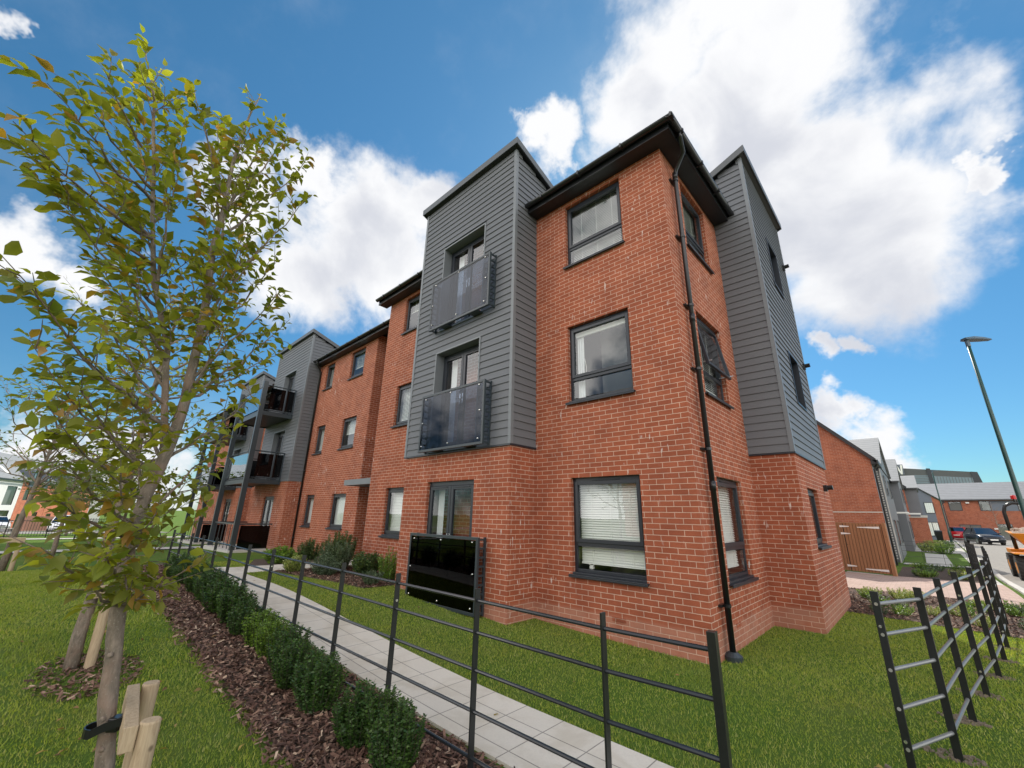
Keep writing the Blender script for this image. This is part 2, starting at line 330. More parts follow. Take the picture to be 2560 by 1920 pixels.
def slabmat(name, c, mort, bw, bh, ms=.006, off=.0, rot=0, c2=None, rough=.85, stain=.25):
    m, t, b = mat(name); P = pos(t); mp = N(t, 'ShaderNodeMapping'); mp.inputs['Rotation'].default_value = (0, 0, rot); L(t, P, mp.inputs['Vector'])
    br = N(t, 'ShaderNodeTexBrick', offset=off, squash=1.0); L(t, mp.outputs[0], br.inputs['Vector'])
    for k, v in {'Scale': 1, 'Mortar Size': ms, 'Mortar Smooth': .2, 'Brick Width': bw, 'Row Height': bh}.items(): br.inputs[k].default_value = v
    c2 = c2 or tuple(x*.93 for x in c)
    br.inputs['Color1'].default_value = (*c, 1); br.inputs['Color2'].default_value = (*c2, 1); br.inputs['Mortar'].default_value = (*mort, 1)
    n = noise(t, P, 2.3, 6, .6, .6); n2 = noise(t, P, 70., 4)
    col = mixc(t, mapr(t, n, .42, .68, 0, stain*2), br.outputs[0], mixc(t, 1., br.outputs[0], (.72, .68, .60), 'MULTIPLY')); col = mixc(t, mapr(t, n2, .4, .7, 0, .2), col, tuple(x*.7 for x in c))
    L(t, col, b.inputs['Base Color']); b.inputs['Roughness'].default_value = rough
    bump(t, b, mth(t, 'ADD', mth(t, 'MULTIPLY', br.outputs['Fac'], -1.), mth(t, 'ADD', mth(t, 'MULTIPLY', n2, .25), mth(t, 'MULTIPLY', n, .6))), .4, .008); return m
M['slab'] = slabmat('concrete_slab', (.68, .635, .55), (.26, .24, .21), .38, .365, .005)
M['paver'] = slabmat('block_paver', (.46, .33, .27), (.26, .19, .16), .19, .095, .005, .5, 0, (.40, .27, .22))
M['kerb'] = slabmat('kerb_concrete', (.52, .50, .46), (.3, .28, .26), 5, .9, .006)
M['road'] = soilmat('asphalt', (.20, .185, .165), (.30, .28, .25), 6.)
M['pave'] = soilmat('far_pavement', (.42, .40, .36), (.50, .48, .44), 3.)
def tilemat(name, c, along='x', rh=.3):
    m, t, b = mat(name); P = pos(t); s = N(t, 'ShaderNodeSeparateXYZ'); L(t, P, s.inputs[0])
    fr = mth(t, 'FRACT', mth(t, 'DIVIDE', s.outputs[2], rh)); n = noise(t, P, 2., 4)
    col = mixc(t, n, tuple(x*.85 for x in c), tuple(x*1.15 for x in c)); col = mixc(t, mapr(t, fr, .14, .04), col, tuple(x*.3 for x in c))
    L(t, col, b.inputs['Base Color']); b.inputs['Roughness'].default_value = .7; bump(t, b, fr, .6, .03); return m
M['tile'] = tilemat('light_roof_tile', (.22, .23, .24), rh=.16)
M['tilefar'] = tilemat('far_roof_tile', (.20, .21, .225), rh=.26)
M['tiledark'] = tilemat('dark_roof_tile', (.06, .06, .065))
M['far_dark'] = plain('far_dark_cladding', (.075, .08, .085), .6)
M['far_glass'] = plain('far_glazing', (.13, .19, .23), .2)
M['orange'] = plain('orange_plant_paint', (.75, .27, .02), .4, var=.25, sc_=5)
M['rubber'] = plain('tyre_rubber', (.03, .028, .026), .85, var=.5, sc_=12)
M['green'] = plain('green_column_paint', (.014, .060, .052), .35)
M['lampgrey'] = plain('lamp_grey', (.07, .12, .16), .4)
M['car_dark'] = plain('dark_car_paint', (.028, .032, .042), .18, .3)
M['car_red'] = plain('red_car_paint', (.38, .012, .02), .2)
M['car_white'] = plain('white_car_paint', (.75, .76, .78), .2)
M['car_black'] = plain('black_car_paint', (.012, .014, .022), .15)
M['silver'] = plain('silver_alloy', (.55, .56, .58), .3, .8)
M['lens'] = plain('lamp_lens', (.7, .72, .75), .1)
M['redlens'] = plain('red_lens', (.45, .01, .01), .2)
M['grille'] = plain('black_grille', (.01, .01, .012), .4)
M['panelgrey'] = plain('blue_grey_panel', (.12, .14, .175), .5)

# ================================================================== THE APARTMENT BLOCK
bld = thing('apartment_building', 'three storey red brick apartment block with grey boarded bays and black gutters', 'apartment building')
def PA(Y): return lambda u, z, d=0.: (u, Y+d, z)      # faces -Y
def PB(X): return lambda u, z, d=0.: (X-d, u, z)      # faces +X
def pbox(mb, P, u0, u1, z0, z1, d0, d1):
    mb.hexa([P(u0,z0,d0), P(u1,z0,d0), P(u1,z0,d1), P(u0,z0,d1), P(u0,z1,d0), P(u1,z1,d0), P(u1,z1,d1), P(u0,z1,d1)])
def wall(mb, P, u0, u1, z0, z1, ops=(), depth=.12):
    us = sorted({u0, u1, *[a for o in ops for a in o[:2]]}); zs = sorted({z0, z1, *[a for o in ops for a in o[2:4]]})
    for a, b_ in zip(us, us[1:]):
        for c, d in zip(zs, zs[1:]):
            mu, mz = (a+b_)/2, (c+d)/2
            if any(o[0] < mu < o[1] and o[2] < mz < o[3] for o in ops): continue
            mb.quad(P(a, c), P(b_, c), P(b_, d), P(a, d))
    for o in ops:
        a, b_, c, d = o[:4]
        mb.quad(P(a,c), P(a,d), P(a,d,depth), P(a,c,depth)); mb.quad(P(b_,c), P(b_,c,depth), P(b_,d,depth), P(b_,d))
        mb.quad(P(a,d), P(b_,d), P(b_,d,depth), P(a,d,depth)); mb.quad(P(a,c), P(a,c,depth), P(b_,c,depth), P(b_,c))
BEV = .004
def window(par, P, u0, u1, z0, z1, tr=None, blind=1., d=.07, curtain=False, sill=True, topopen=0, vent=True, mull=None):
    mb = MB(); fr = .045; zs = z0+.045
    for a in ((u0, u0+fr, zs, z1), (u1-fr, u1, zs, z1)): pbox(mb, P, *a, d, d+.07)
    pbox(mb, P, u0+fr, u1-fr, z1-fr-.02, z1, d, d+.07); pbox(mb, P, u0+fr, u1-fr, zs, zs+fr, d, d+.07)
    if vent: pbox(mb, P, u0+(u1-u0)*.3, u0+(u1-u0)*.7, z1-.05, z1-.033, d-.012, d)
    if mull: pbox(mb, P, mull-.03, mull+.03, zs+fr, z1-fr-.02, d, d+.065)
    ia, ib, ic, id_ = u0+fr, u1-fr, zs+fr, z1-fr-.02
    lights = [(ic, id_, True)]
    if tr:
        pbox(mb, P, ia, ib, tr-.03, tr+.03, d, d+.07); lights = [(tr+.03, id_, True), (ic, tr-.03, False)]
    w = mb.build('window', M['frame'], par, bevel=BEV)
    for c, e, sash in lights:
        sf = MB(); g = .045 if sash else .014
        oa, ob = (-.018, .0) if sash else (0, 0)
        if sash and topopen:
            ang = topopen
            def Q(u, z, dd=0., P=P, e=e): h = e-z; return P(u, e-h*math.cos(ang)-dd*math.sin(ang)*0, d-.02+dd-h*math.sin(ang))
            for a in ((ia-.01, ia+g, c, e), (ib-g, ib+.01, c, e), (ia+g, ib-g, e-g, e), (ia+g, ib-g, c, c+g)): pbox(sf, Q, *a, 0, .05)
            s = sf.build('sash', M['frame'], w, bevel=BEV); gl = MB(); gl.quad(Q(ia+g, c+g, .02), Q(ib-g, c+g, .02), Q(ib-g, e-g, .02), Q(ia+g, e-g, .02))
            gl.build('pane', M['glass'], w)
            ar = MB()
            pbox(ar, P, ia+.004, ia+.02, c+.06, c+.075, d-.2, d+.02); ar.build('stay', M['silver'], w); ar = MB(); pbox(ar, P, ib-.02, ib-.004, c+.06, c+.075, d-.2, d+.02); ar.build('stay', M['silver'], w)
            continue
        if sash:
            for a in ((ia-.008, ia+g, c-.008, e+.008), (ib-g, ib+.008, c-.008, e+.008), (ia+g, ib-g, e-g, e+.008), (ia+g, ib-g, c-.008, c+g)): pbox(sf, P, *a, d-.016, d+.03)
            sf.build('sash', M['frame'], w, bevel=BEV)
        gl = MB(); gl.quad(P(ia+g, c+g, d+.012), P(ib-g, c+g, d+.012), P(ib-g, e-g, d+.012), P(ia+g, e-g, d+.012)); gl.build('pane', M['glass'], w)
    if sill:
        s = MB(); pbox(s, P, u0-.035, u1+.035, z0, z0+.018, -.055, d+.03); pbox(s, P, u0-.035, u1+.035, z0-.022, z0, -.055, -.040)
        pbox(s, P, u0+.0, u1, z0+.018, z0+.045, -.0, d+.03); s.build('sill', M['frame'], w, bevel=BEV)
    if blind:
        b_ = MB(); zb = id_-(id_-ic)*blind; z = id_+.01
        while z > zb+.03:
            z -= .034; b_.quad(P(ia+.012, z, d+.10), P(ib-.012, z, d+.10), P(ib-.012, z+.031, d+.125), P(ia+.012, z+.031, d+.125))
        pbox(b_, P, ia+.01, ib-.01, z-.02, z-.004, d+.10, d+.125)
        for k in (.2, .5, .8):
            uu = ia+(ib-ia)*k; pbox(b_, P, uu-.002, uu+.002, z-.01, id_, d+.096, d+.099)
        b_.build('blind', M['blind'], w)
    if curtain:
        c_ = MB()
        for k in range(6):
            ua = ia+.03+.022*k; c_.quad(P(ua, ic, d+.12+.02*(k % 2)), P(ua+.022, ic, d+.12+.02*((k+1) % 2)), P(ua+.022, id_, d+.12+.02*((k+1) % 2)), P(ua, id_, d+.12+.02*(k % 2)))
        c_.build('curtain', M['curtain'], w)
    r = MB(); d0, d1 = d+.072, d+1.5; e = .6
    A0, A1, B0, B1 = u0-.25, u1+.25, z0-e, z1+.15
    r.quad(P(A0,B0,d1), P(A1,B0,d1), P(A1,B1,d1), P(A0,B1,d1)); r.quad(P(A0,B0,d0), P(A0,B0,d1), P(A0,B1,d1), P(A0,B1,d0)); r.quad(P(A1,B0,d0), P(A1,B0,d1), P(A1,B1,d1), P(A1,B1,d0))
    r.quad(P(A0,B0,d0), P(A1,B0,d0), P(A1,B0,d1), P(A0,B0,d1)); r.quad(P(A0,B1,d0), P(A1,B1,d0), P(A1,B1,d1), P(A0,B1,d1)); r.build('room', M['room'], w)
    return w
def french(par, P, u0, u1, z0, z1, d=.1, curt=None):
    mb = MB(); f = .05
    for a in ((u0, u0+f, z0, z1), (u1-f, u1, z0, z1), (u0+f, u1-f, z1-f-.03, z1), (u0+f, u1-f, z0, z0+.05)): pbox(mb, P, *a, d, d+.07)
    w = mb.build('french_door', M['frame'], par, bevel=BEV); um = (u0+u1)/2
    for a, b_, s in ((u0+f, um-.004, 1), (um+.004, u1-f, -1)):
        lf = MB(); g = .065; c, e = z0+.05, z1-f-.035
        for q in ((a, a+g, c, e), (b_-g, b_, c, e), (a+g, b_-g, e-g, e), (a+g, b_-g, c, c+.12)): pbox(lf, P, *q, d-.014, d+.045)
        pbox(lf, P, a+.1, b_-.1, e-.03, e-.012, d-.026, d-.014)
        lo = lf.build('leaf', M['frame'], w, bevel=BEV)
        gl = MB(); gl.quad(P(a+g, c+.12, d+.01), P(b_-g, c+.12, d+.01), P(b_-g, e-g, d+.01), P(a+g, e-g, d+.01)); gl.build('pane', M['glass'], w)
        hu = b_-.033 if s > 0 else a+.033; h = MB(); zc_ = z0+1.0
        pbox(h, P, hu-.012, hu+.012, zc_-.10, zc_+.10, d-.022, d-.014); h.tube([P(hu, zc_, d-.022), P(hu, zc_, d-.06), P(hu-s*.09, zc_, d-.065)], .008, 6)
        h.build('handle', M['chrome'], w)
    if curt:
        c_ = MB()
        for k in range(5):
            ua = u0+.1+.03*k if curt != 'red' else u1-.30+.03*k
            c_.quad(P(ua, z0, d+.16+.02*(k % 2)), P(ua+.03, z0, d+.16+.02*((k+1) % 2)), P(ua+.03, z1, d+.16+.02*((k+1) % 2)), P(ua, z1, d+.16+.02*(k % 2)))
        c_.build('curtain', M['pink'] if curt == 'red' else M['curtain'], w)
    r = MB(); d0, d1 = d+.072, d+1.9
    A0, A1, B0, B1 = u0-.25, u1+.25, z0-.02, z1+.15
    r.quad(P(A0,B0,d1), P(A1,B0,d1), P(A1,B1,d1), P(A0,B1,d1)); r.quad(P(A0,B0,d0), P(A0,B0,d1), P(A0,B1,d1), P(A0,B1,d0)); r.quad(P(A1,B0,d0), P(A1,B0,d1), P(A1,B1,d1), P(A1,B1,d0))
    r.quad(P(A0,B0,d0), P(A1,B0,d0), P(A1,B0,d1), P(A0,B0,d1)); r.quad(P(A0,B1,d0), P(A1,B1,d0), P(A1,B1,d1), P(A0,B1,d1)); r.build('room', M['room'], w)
    return w
EX = .1313
def clad(mb, P, u0, u1, z0, z1, ops=(), top=None):
    z = z0
    while z < z1-1e-3:
        zn = min(z+EX, z1); zm = (z+zn)/2; a, b_ = u0, u1
        if top:   # sloping head: keep only the part of the board below it
            k = 40; us = [u0+(u1-u0)*i/k for i in range(k+1)]; ok = [u for u in us if top(u) >= zm]
            if not ok: break
            a, b_ = min(ok), max(ok)
        iv = [(a, b_)]
        for o in ops:
            if o[2]-.02 < zm < o[3]+.02:
                nv = []
                for p, q in iv:
                    if o[0] > p: nv.append((p, min(q, o[0])))
                    if o[1] < q: nv.append((max(p, o[1]), q))
                iv = nv
        for p, q in iv:
            if q-p < .01: continue
            mb.quad(P(p, z, -.024), P(q, z, -.024), P(q, zn+.012, -.006), P(p, zn+.012, -.006))
            mb.quad(P(p, z, -.024), P(p, z, .0), P(q, z, .0), P(q, z, -.024))
            mb.quad(P(p, z, -.024), P(p, zn, -.006), P(p, zn, .0), P(p, z, .0)); mb.quad(P(q, z, -.024), P(q, z, .0), P(q, zn, .0), P(q, zn, -.006))
        z = zn
def reveal_trim(par, P, o, depth=.2, mt='clad_trim'):
    t = MB(); a, b_, c, d = o; w = .028
    pbox(t, P, a-w, a+.004, c-.01, d+w, -.034, depth); pbox(t, P, b_-.004, b_+w, c-.01, d+w, -.034, depth); pbox(t, P, a+.004, b_-.004, d-.004, d+w, -.034, depth); pbox(t, P, a+.004, b_-.004, c-.03, c+.004, -.034, depth)
    t.build('opening_trim', M[mt], par)
Hs, H1, S1, H2, S2, H3, S3 = 7.324, 2.119, .733, 4.688, 3.305, 7.211, 5.865
T1, T2, T3 = 1.025, 3.598, 6.148
ZB = -.6
# --- near wing: front wall, end wall
wA = [(-1.907, -.75, S1, H1), (-1.907, -.75, S2, H2), (-1.907, -.75, S3, H3)]
wN = [(-7.338, -6.30, T1, H1), (-7.338, -6.30, T2, H2), (-7.338, -6.30, T3, H3)]
wE = [(.779, 1.888, S1, H1), (.779, 1.888, S2, H2), (.779, 1.888, S3, H3)]
mb = MB(); wall(mb, PA(0), -8.154, 0, ZB, Hs+.1, wA+wN); wall(mb, PB(0), 0, 8.0, ZB, Hs+.1, wE)
mb.quad((-8.154, 0, ZB), (-8.154, 0, Hs+.1), (-8.154, 2.6, Hs+.1), (-8.154, 2.6, ZB)); mb.quad((0, 8, ZB), (0, 8, Hs+.1), (-34, 8, Hs+.1), (-34, 8, ZB))
nearwall = mb.build('wall', M['brick'], bld)
for i, o in enumerate(wA): window(bld, PA(0), *o, tr=o[2]+(o[3]-o[2])*.31, blind=[.93, 0, 1.0][i], curtain=(i == 1))
for i, o in enumerate(wN): window(bld, PA(0), *o, blind=[1, 1, .35][i])
for i, o in enumerate(wE): window(bld, PB(0), *o, tr=o[2]+(o[3]-o[2])*.31, blind=[.95, .9, .9][i], topopen=R(10) if i == 1 else 0)
rg = thing('ring_ornament', 'small white ring shaped ornament on the sill inside the ground floor corner window', 'ornament', (-1.70, .20, .845))
m_ = MB(); m_.tube([(.045*math.cos(R(a)), 0, .062+.045*math.sin(R(a))) for a in range(0, 361, 20)], .011, 8, False); m_.build('ring', M['white'], rg, smooth=True); m_ = MB(); m_.box(-.03, .03, -.02, .02, -.02, .012); m_.build('foot', M['white'], rg)
m_ = MB(); m_.tube([(-1.70, .172, 4.60), (-1.70, .172, 4.12), (-1.715, .172, 4.0), (-1.70, .172, 3.84), (-1.665, .172, 3.80), (-1.655, .172, 3.95), (-1.685, .172, 4.1)], .004, 5); m_.build('blind_cord', M['white'], bld)
m_ = MB(); m_.box(-1.84, -.82, .155, .19, 4.52, 4.60); m_.build('raised_blind', M['blind'], bld)
# air bricks
for P, u, z in ((PA(0), -1.18, .27), (PB(0), .92, .27), (PA(0), -6.0, .42)):
    a = MB(); pbox(a, P, u-.1, u+.1, z-.028, z+.028, -.004, .004)
    for k in range(3): pbox(a, P, u-.09, u+.09, z-.02+.016*k, z-.014+.016*k, -.010, -.004)
    a.build('air_brick', M['brick_far'], bld)
# --- boarded bay on the front
def bay(P, Pr, Pl, u0, u1, proj, zc, zt, doors, gops, back, rdepth, backz=None, win=False):
    """u0..u1 along the face, P face mapping; Pr/Pl side mappings given as builders"""
XA0, XA1, YA, ZC, ZT = -5.631, -2.635, -.614, 2.655, 8.70
dA = [(-4.80, -3.47, .12, 2.12), (-4.80, -3.47, 2.70, 4.74), (-4.80, -3.47, 5.27, 7.30)]
mb = MB(); wall(mb, PA(YA), XA0+.03, XA1-.0, ZB, ZC, [dA[0]], .12)
mb.quad((XA1, YA, ZB), (XA1, 0, ZB), (XA1, 0, ZC), (XA1, YA, ZC)); mb.quad((XA0+.03, YA, ZB), (XA0+.03, 0, ZB), (XA0+.03, 0, ZC), (XA0+.03, YA, ZC)); mb.build('bay_wall', M['brick'], bld)
sl_ = .36
topA = lambda y: ZT-.02-sl_*(y-YA)
mb = MB(); wall(mb, PA(YA), XA0, XA1, ZC, ZT-.02, dA[1:], .22)
mb.quad((XA1, YA, ZC), (XA1, 2.2, ZC), (XA1, 2.2, topA(2.2)), (XA1, YA, topA(YA))); mb.quad((XA0, YA, ZC), (XA0, 2.2, ZC), (XA0, 2.2, topA(2.2)), (XA0, YA, topA(YA)))
mb.quad((XA0, YA, ZC), (XA1, YA, ZC), (XA1, 0, ZC), (XA0, 0, ZC)); mb.build('bay_core', M['soffit'], bld)
mb = MB(); clad(mb, PA(YA-.002), XA0+.02, XA1-.02, ZC, ZT-.02, [(a-.028, b_+.028, c-.03, d+.028) for a, b_, c, d in dA[1:]]); mb.build('weatherboarding', M['clad'], bld)
PBr = lambda X: (lambda u, z, d=0.: (X-d, u, z)); PBl = lambda X: (lambda u, z, d=0.: (X+d, u, z))
mb = MB(); clad(mb, PBr(XA1+.002), YA+.02, 0, ZC, Hs-.1); clad(mb, PBr(XA1+.002), YA+.02, 2.2, Hs-.1+.0, ZT, top=topA); mb.build('weatherboarding', M['clad'], bld)
mb = MB(); clad(mb, PBl(XA0-.002), YA+.02, 0, ZC, Hs-.1); clad(mb, PBl(XA0-.002), YA+.02, 2.2, Hs-.1, ZT, top=topA); mb.build('weatherboarding', M['clad'], bld)
mb = MB(); mb.box(XA1-.035, XA1+.030, YA-.030, YA+.035, ZC-.012, ZT-.03); mb.build('corner_trim', M['clad_trim'], bld)
mb = MB(); mb.box(XA0-.030, XA0+.035, YA-.030, YA+.035, ZC-.012, ZT-.03); mb.build('corner_trim', M['clad_trim'], bld)
mb = MB(); mb.box(XA0-.03, XA1+.03, YA-.034, YA-.004, ZC-.03, ZC-.004); mb.box(XA1+.004, XA1+.032, YA-.004, -.003, ZC-.03, ZC-.004); mb.build('base_trim', M['frame'], bld)
def mono(x0, x1, y0, y1, zt, s, axis):
    """thin lean-to roof whose high edge faces the street; axis 'y': high edge at y0, 'x': high edge at x1"""
    r = MB(); f = MB(); g = .10
    if axis == 'y':
        za, zb = zt+s*g, zt-s*(y1-y0)
        r.hexa([(x0-g, y0-g, za), (x1+g, y0-g, za), (x1+g, y1, zb), (x0-g, y1, zb), (x0-g, y0-g, za+.09), (x1+g, y0-g, za+.09), (x1+g, y1, zb+.09), (x0-g, y1, zb+.09)])
        f.box(x0-g-.02, x1+g+.02, y0-g-.02, y0-g-.001, za-.03, za+.12)
        for xx in (x0-g-.02, x1+g+.001): f.hexa([(xx, y0-g, za-.03), (xx+.019, y0-g, za-.03), (xx+.019, y1, zb-.03), (xx, y1, zb-.03), (xx, y0-g, za+.12), (xx+.019, y0-g, za+.12), (xx+.019, y1, zb+.12), (xx, y1, zb+.12)])
    else:
        za, zb = zt+s*g, zt-s*(x1-x0)
        r.hexa([(x0, y0-g, zb), (x1+g, y0-g, za), (x1+g, y1+g, za), (x0, y1+g, zb), (x0, y0-g, zb+.09), (x1+g, y0-g, za+.09), (x1+g, y1+g, za+.09), (x0, y1+g, zb+.09)])
        f.box(x1+g+.001, x1+g+.02, y0-g-.02, y1+g+.02, za-.03, za+.12)
        for yy in (y0-g-.02, y1+g+.001): f.hexa([(x0, yy, zb-.03), (x1+g, yy, za-.03), (x1+g, yy+.019, za-.03), (x0, yy+.019, zb-.03), (x0, yy, zb+.12), (x1+g, yy, za+.12), (x1+g, yy+.019, za+.12), (x0, yy+.019, zb+.12)])
    ro = r.build('bay_roof', M['soffit'], bld); f.build('fascia', M['verge'], ro)
mono(XA0, XA1, YA, 2.2, ZT, sl_, 'y')
for o in dA[1:]: reveal_trim(bld, PA(YA), o, .21); french(bld, PA(YA), *o, d=.17, curt='white')
french(bld, PA(YA), *dA[0], d=.06, curt='white')
# --- juliet balconies
bolt_me = None
def bolt(par, p, ax):
    global bolt_me
    if bolt_me is None:
        t_ = MB(); t_.tube([(0, .012, 0), (0, -.004, 0), (0, -.012, 0)], [.013, .013, .008], 10); o = t_.build('bolt', M['chrome'], par, smooth=False); bolt_me = o.data
    else: o = bpy.data.objects.new('bolt', bolt_me); sc.collection.objects.link(o); o.parent = par
    o.location = p; o.rotation_euler = (0, 0, 0 if ax == 'y' else R(90))
def juliet(z0, z1, gm='tint'):
    u0, u1, y = -4.93, -3.09, -.815; b_ = .045
    f = MB()
    f.box(u0, u0+b_, y, y+b_, z0, z1); f.box(u1-b_, u1, y, y+b_, z0, z1); f.box(u0+b_, u1-b_, y, y+b_, z1-b_, z1); f.box(u0+b_, u1-b_, y, y+b_, z0, z0+b_)
    j = f.build('juliet_balcony', M['steel'], bld, bevel=.003)
    for xx in (u0, u1-.03):
        s = MB(); s.box(xx, xx+.03, y+.145, y+.18, z0, z1)
        for k in range(9): zz = z0+.02+(z1-z0-.07)*k/8; s.box(xx+.004, xx+.026, y+b_+.001, y+.144, zz, zz+.03)
        s.build('side_bracket', M['steel'], j)
    for k in (.25, .75): xx = u0+(u1-u0)*k; s = MB(); s.box(xx-.12, xx+.12, y+b_+.001, y+.2, z0+.005, z0+.03); s.build('base_bracket', M['steel'], j)
    g = MB(); g.box(u0+b_+.004, u1-b_-.004, y+.004, y+.016, z0+b_+.004, z1-b_-.004); g.build('glass_panel', M[gm], j)
    for fx, fz in ((.08, .92), (.5, .93), (.93, .93), (.05, .5), (.95, .52), (.06, .1), (.5, .09), (.94, .09)):
        bolt(j, (u0+(u1-u0)*fx, y-.002, z0+(z1-z0)*fz), 'y')
juliet(.11, 1.21, 'dark_tint'); juliet(2.665, 3.795); juliet(5.235, 6.375)
# --- boarded bay on the end wall
XB, YB0, YB1, ZCB, ZTB = .656, 2.598, 5.619, 2.625, 8.68
sb = .42; topB = lambda x: ZTB-.02-sb*(XB-x)
wB = [(3.78, 4.60, 3.70, 4.72), (3.78, 4.60, 6.28, 7.34)]; wB0 = [(3.22, 4.18, 1.13, 2.09)]
mb = MB(); wall(mb, PB(XB), YB0, YB1, ZB, ZCB, wB0, .12)
for yy in (YB0, YB1): mb.quad((0, yy, ZB), (XB, yy, ZB), (XB, yy, ZCB), (0, yy, ZCB))
mb.build('bay_wall', M['brick'], bld)
mb = MB(); wall(mb, PB(XB), YB0, YB1, ZCB, ZTB-.02, wB, .2)
for yy in (YB0, YB1): mb.quad((-1.8, yy, ZCB), (XB, yy, ZCB), (XB, yy, ZTB-.02), (-1.8, yy, topB(-1.8)))
mb.quad((0, YB0, ZCB), (XB, YB0, ZCB), (XB, YB1, ZCB), (0, YB1, ZCB)); mb.build('bay_core', M['soffit'], bld)
mb = MB(); clad(mb, PB(XB+.002), YB0+.02, YB1-.02, ZCB, ZTB-.02, [(a-.028, b_+.028, c-.03, d+.028) for a, b_, c, d in wB]); mb.build('weatherboarding', M['clad'], bld)
mb = MB(); clad(mb, PA(YB0-.002), 0, XB-.02, ZCB, Hs-.1); clad(mb, PA(YB0-.002), -1.8, XB-.02, Hs-.1, ZTB, top=topB); mb.build('weatherboarding', M['clad'], bld)
PAb = lambda Y: (lambda u, z, d=0.: (u, Y-d, z))
mb = MB(); clad(mb, PAb(YB1+.002), 0, XB-.02, ZCB, Hs-.1); clad(mb, PAb(YB1+.002), -1.8, XB-.02, Hs-.1, ZTB, top=topB); mb.build('weatherboarding', M['clad'], bld)
mb = MB(); mb.box(XB-.035, XB+.030, YB0-.030, YB0+.035, ZCB-.012, ZTB-.03); mb.build('corner_trim', M['clad_trim'], bld)
mb = MB(); mb.box(XB-.035, XB+.030, YB1-.035, YB1+.030, ZCB-.012, ZTB-.03); mb.build('corner_trim', M['clad_trim'], bld)
mb = MB(); mb.box(XB+.004, XB+.034, YB0-.03, YB1+.03, ZCB-.03, ZCB-.004); mb.box(.003, XB+.002, YB0-.034, YB0-.004, ZCB-.03, ZCB-.004); mb.build('base_trim', M['frame'], bld)
mono(-1.8, XB, YB0, YB1, ZTB, sb, 'x')
for o in wB: reveal_trim(bld, PB(XB), o, .19, 'frame'); window(bld, PB(XB), *o, blind=0, d=.13, sill=False)
window(bld, PB(XB), *wB0[0], blind=.25)
for y_, z_ in ((5.38, 7.41), (5.44, 4.87), (5.04, 2.18)):
    v_ = MB(); v_.prism([(y_-.06, z_-.06), (y_+.06, z_-.06), (y_+.06, z_+.03), (y_+.04, z_+.06), (y_-.04, z_+.06), (y_-.06, z_+.03)], 'x', XB-.01, XB+.06)
    v_.tube([(XB+.06, y_, z_+.01), (XB+.15, y_, z_+.015)], .045, 10); v_.build('extract_vent', M['black'], bld)
# --- recess with the entrance, set-back wing
XQ, YS, XJ = -10.53, .935, -15.10
vS = [(-12.382, -11.346, a, b_) for a, b_ in ((T1, H1), (T2, H2), (T3, H3))]; uS = [(-14.538, -13.79, a, b_) for a, b_ in ((T1, H1), (T2, H2), (T3, H3))]
mb = MB(); wall(mb, PA(YS), -16.0, XQ, ZB, Hs+.1, vS+uS); wall(mb, PB(XQ), YS, 2.6, ZB, Hs+.1); wall(mb, PA(2.6), XQ, -8.154, ZB, Hs+.1, [(-10.1, -8.9, .2, 2.3)], .1); mb.build('wall', M['brick'], bld)
for i, o in enumerate(vS): window(bld, PA(YS), *o, blind=[1, .5, .6][i])
for i, o in enumerate(uS): window(bld, PA(YS), *o, blind=[1, .9, .9][i])
mb = MB(); pbox(mb, PA(2.6), -10.1, -8.9, .2, 2.3, .06, .1); ed = mb.build('entrance_door', M['frame'], bld); mb = MB(); pbox(mb, PA(2.6), -9.15, -9.1, 1.0, 1.5, .0, .06); mb.build('handle', M['chrome'], ed)
mb = MB(); mb.box(-10.35, -8.16, .42, 2.59, 2.32, 2.36); mb.box(-10.38, -8.157, .38, .42, 2.30, 2.46); mb.box(-10.42, -10.38, .38, 2.58, 2.30, 2.46); mb.build('entrance_canopy', M['clad_trim'], bld)
# --- eaves
def eaves(path, close=False):
    """path of the wall heads (plan points); the outside is on the right-hand side when walking"""
def soffit_run(name_, x0, x1, y0, yb, zz, right_end=False):
    pass
def eave_line(p, q, n, e0=0., e1=0.):
    """soffit board, fascia and half-round gutter along wall p->q with outward normal n; e0/e1 extend the ends"""
    e0, e1 = [e if isinstance(e, tuple) else (e, e, e) for e in (e0, e1)]
    p = Vector((*p, 0)); q = Vector((*q, 0)); n = Vector((*n, 0)); d = (q-p).normalized(); z = Hs-.012
    s = MB(); s.obox(p-d*e0[0]+Vector((0, 0, z)), (q-p)+d*(e0[0]+e1[0]), n*.25, Vector((0, 0, .02))); s.build('soffit', M['soffit'], bld)
    f = MB(); f.obox(p-d*e0[1]+n*.25+Vector((0, 0, z-.006)), (q-p)+d*(e0[1]+e1[1]), n*.022, Vector((0, 0, .18))); f.build('fascia', M['black'], bld)
    g = MB(); a = p-d*e0[2]+n*.332; b_ = q+d*e1[2]+n*.332; prof = [(.058*math.cos(t_), .058*math.sin(t_)) for t_ in [math.pi*(1+i/8) for i in range(9)]]
    prof += [(.050*math.cos(t_), .050*math.sin(t_)) for t_ in [math.pi*(2-i/8) for i in range(9)]]
    k = len(prof); base = len(g.v)
    for e in (a, b_):
        for u, w in prof: g.v.append(tuple(e+n*u+Vector((0, 0, Hs+.125+w))))
    for i in range(k): j = (i+1) % k; g.f.append((base+i, base+j, base+k+j, base+k+i))
    g.f.append(tuple(base+i for i in range(k))); g.f.append(tuple(base+k+i for i in range(k-1, -1, -1)))
    L_ = (b_-a).length; c = .4
    while c < L_:
        pp = a+d*c; g.obox(pp+n*-.068+Vector((0, 0, Hs+.06)), d*.03, n*.135, Vector((0, 0, .075))); c += .85
    g.build('gutter', M['black'], bld)
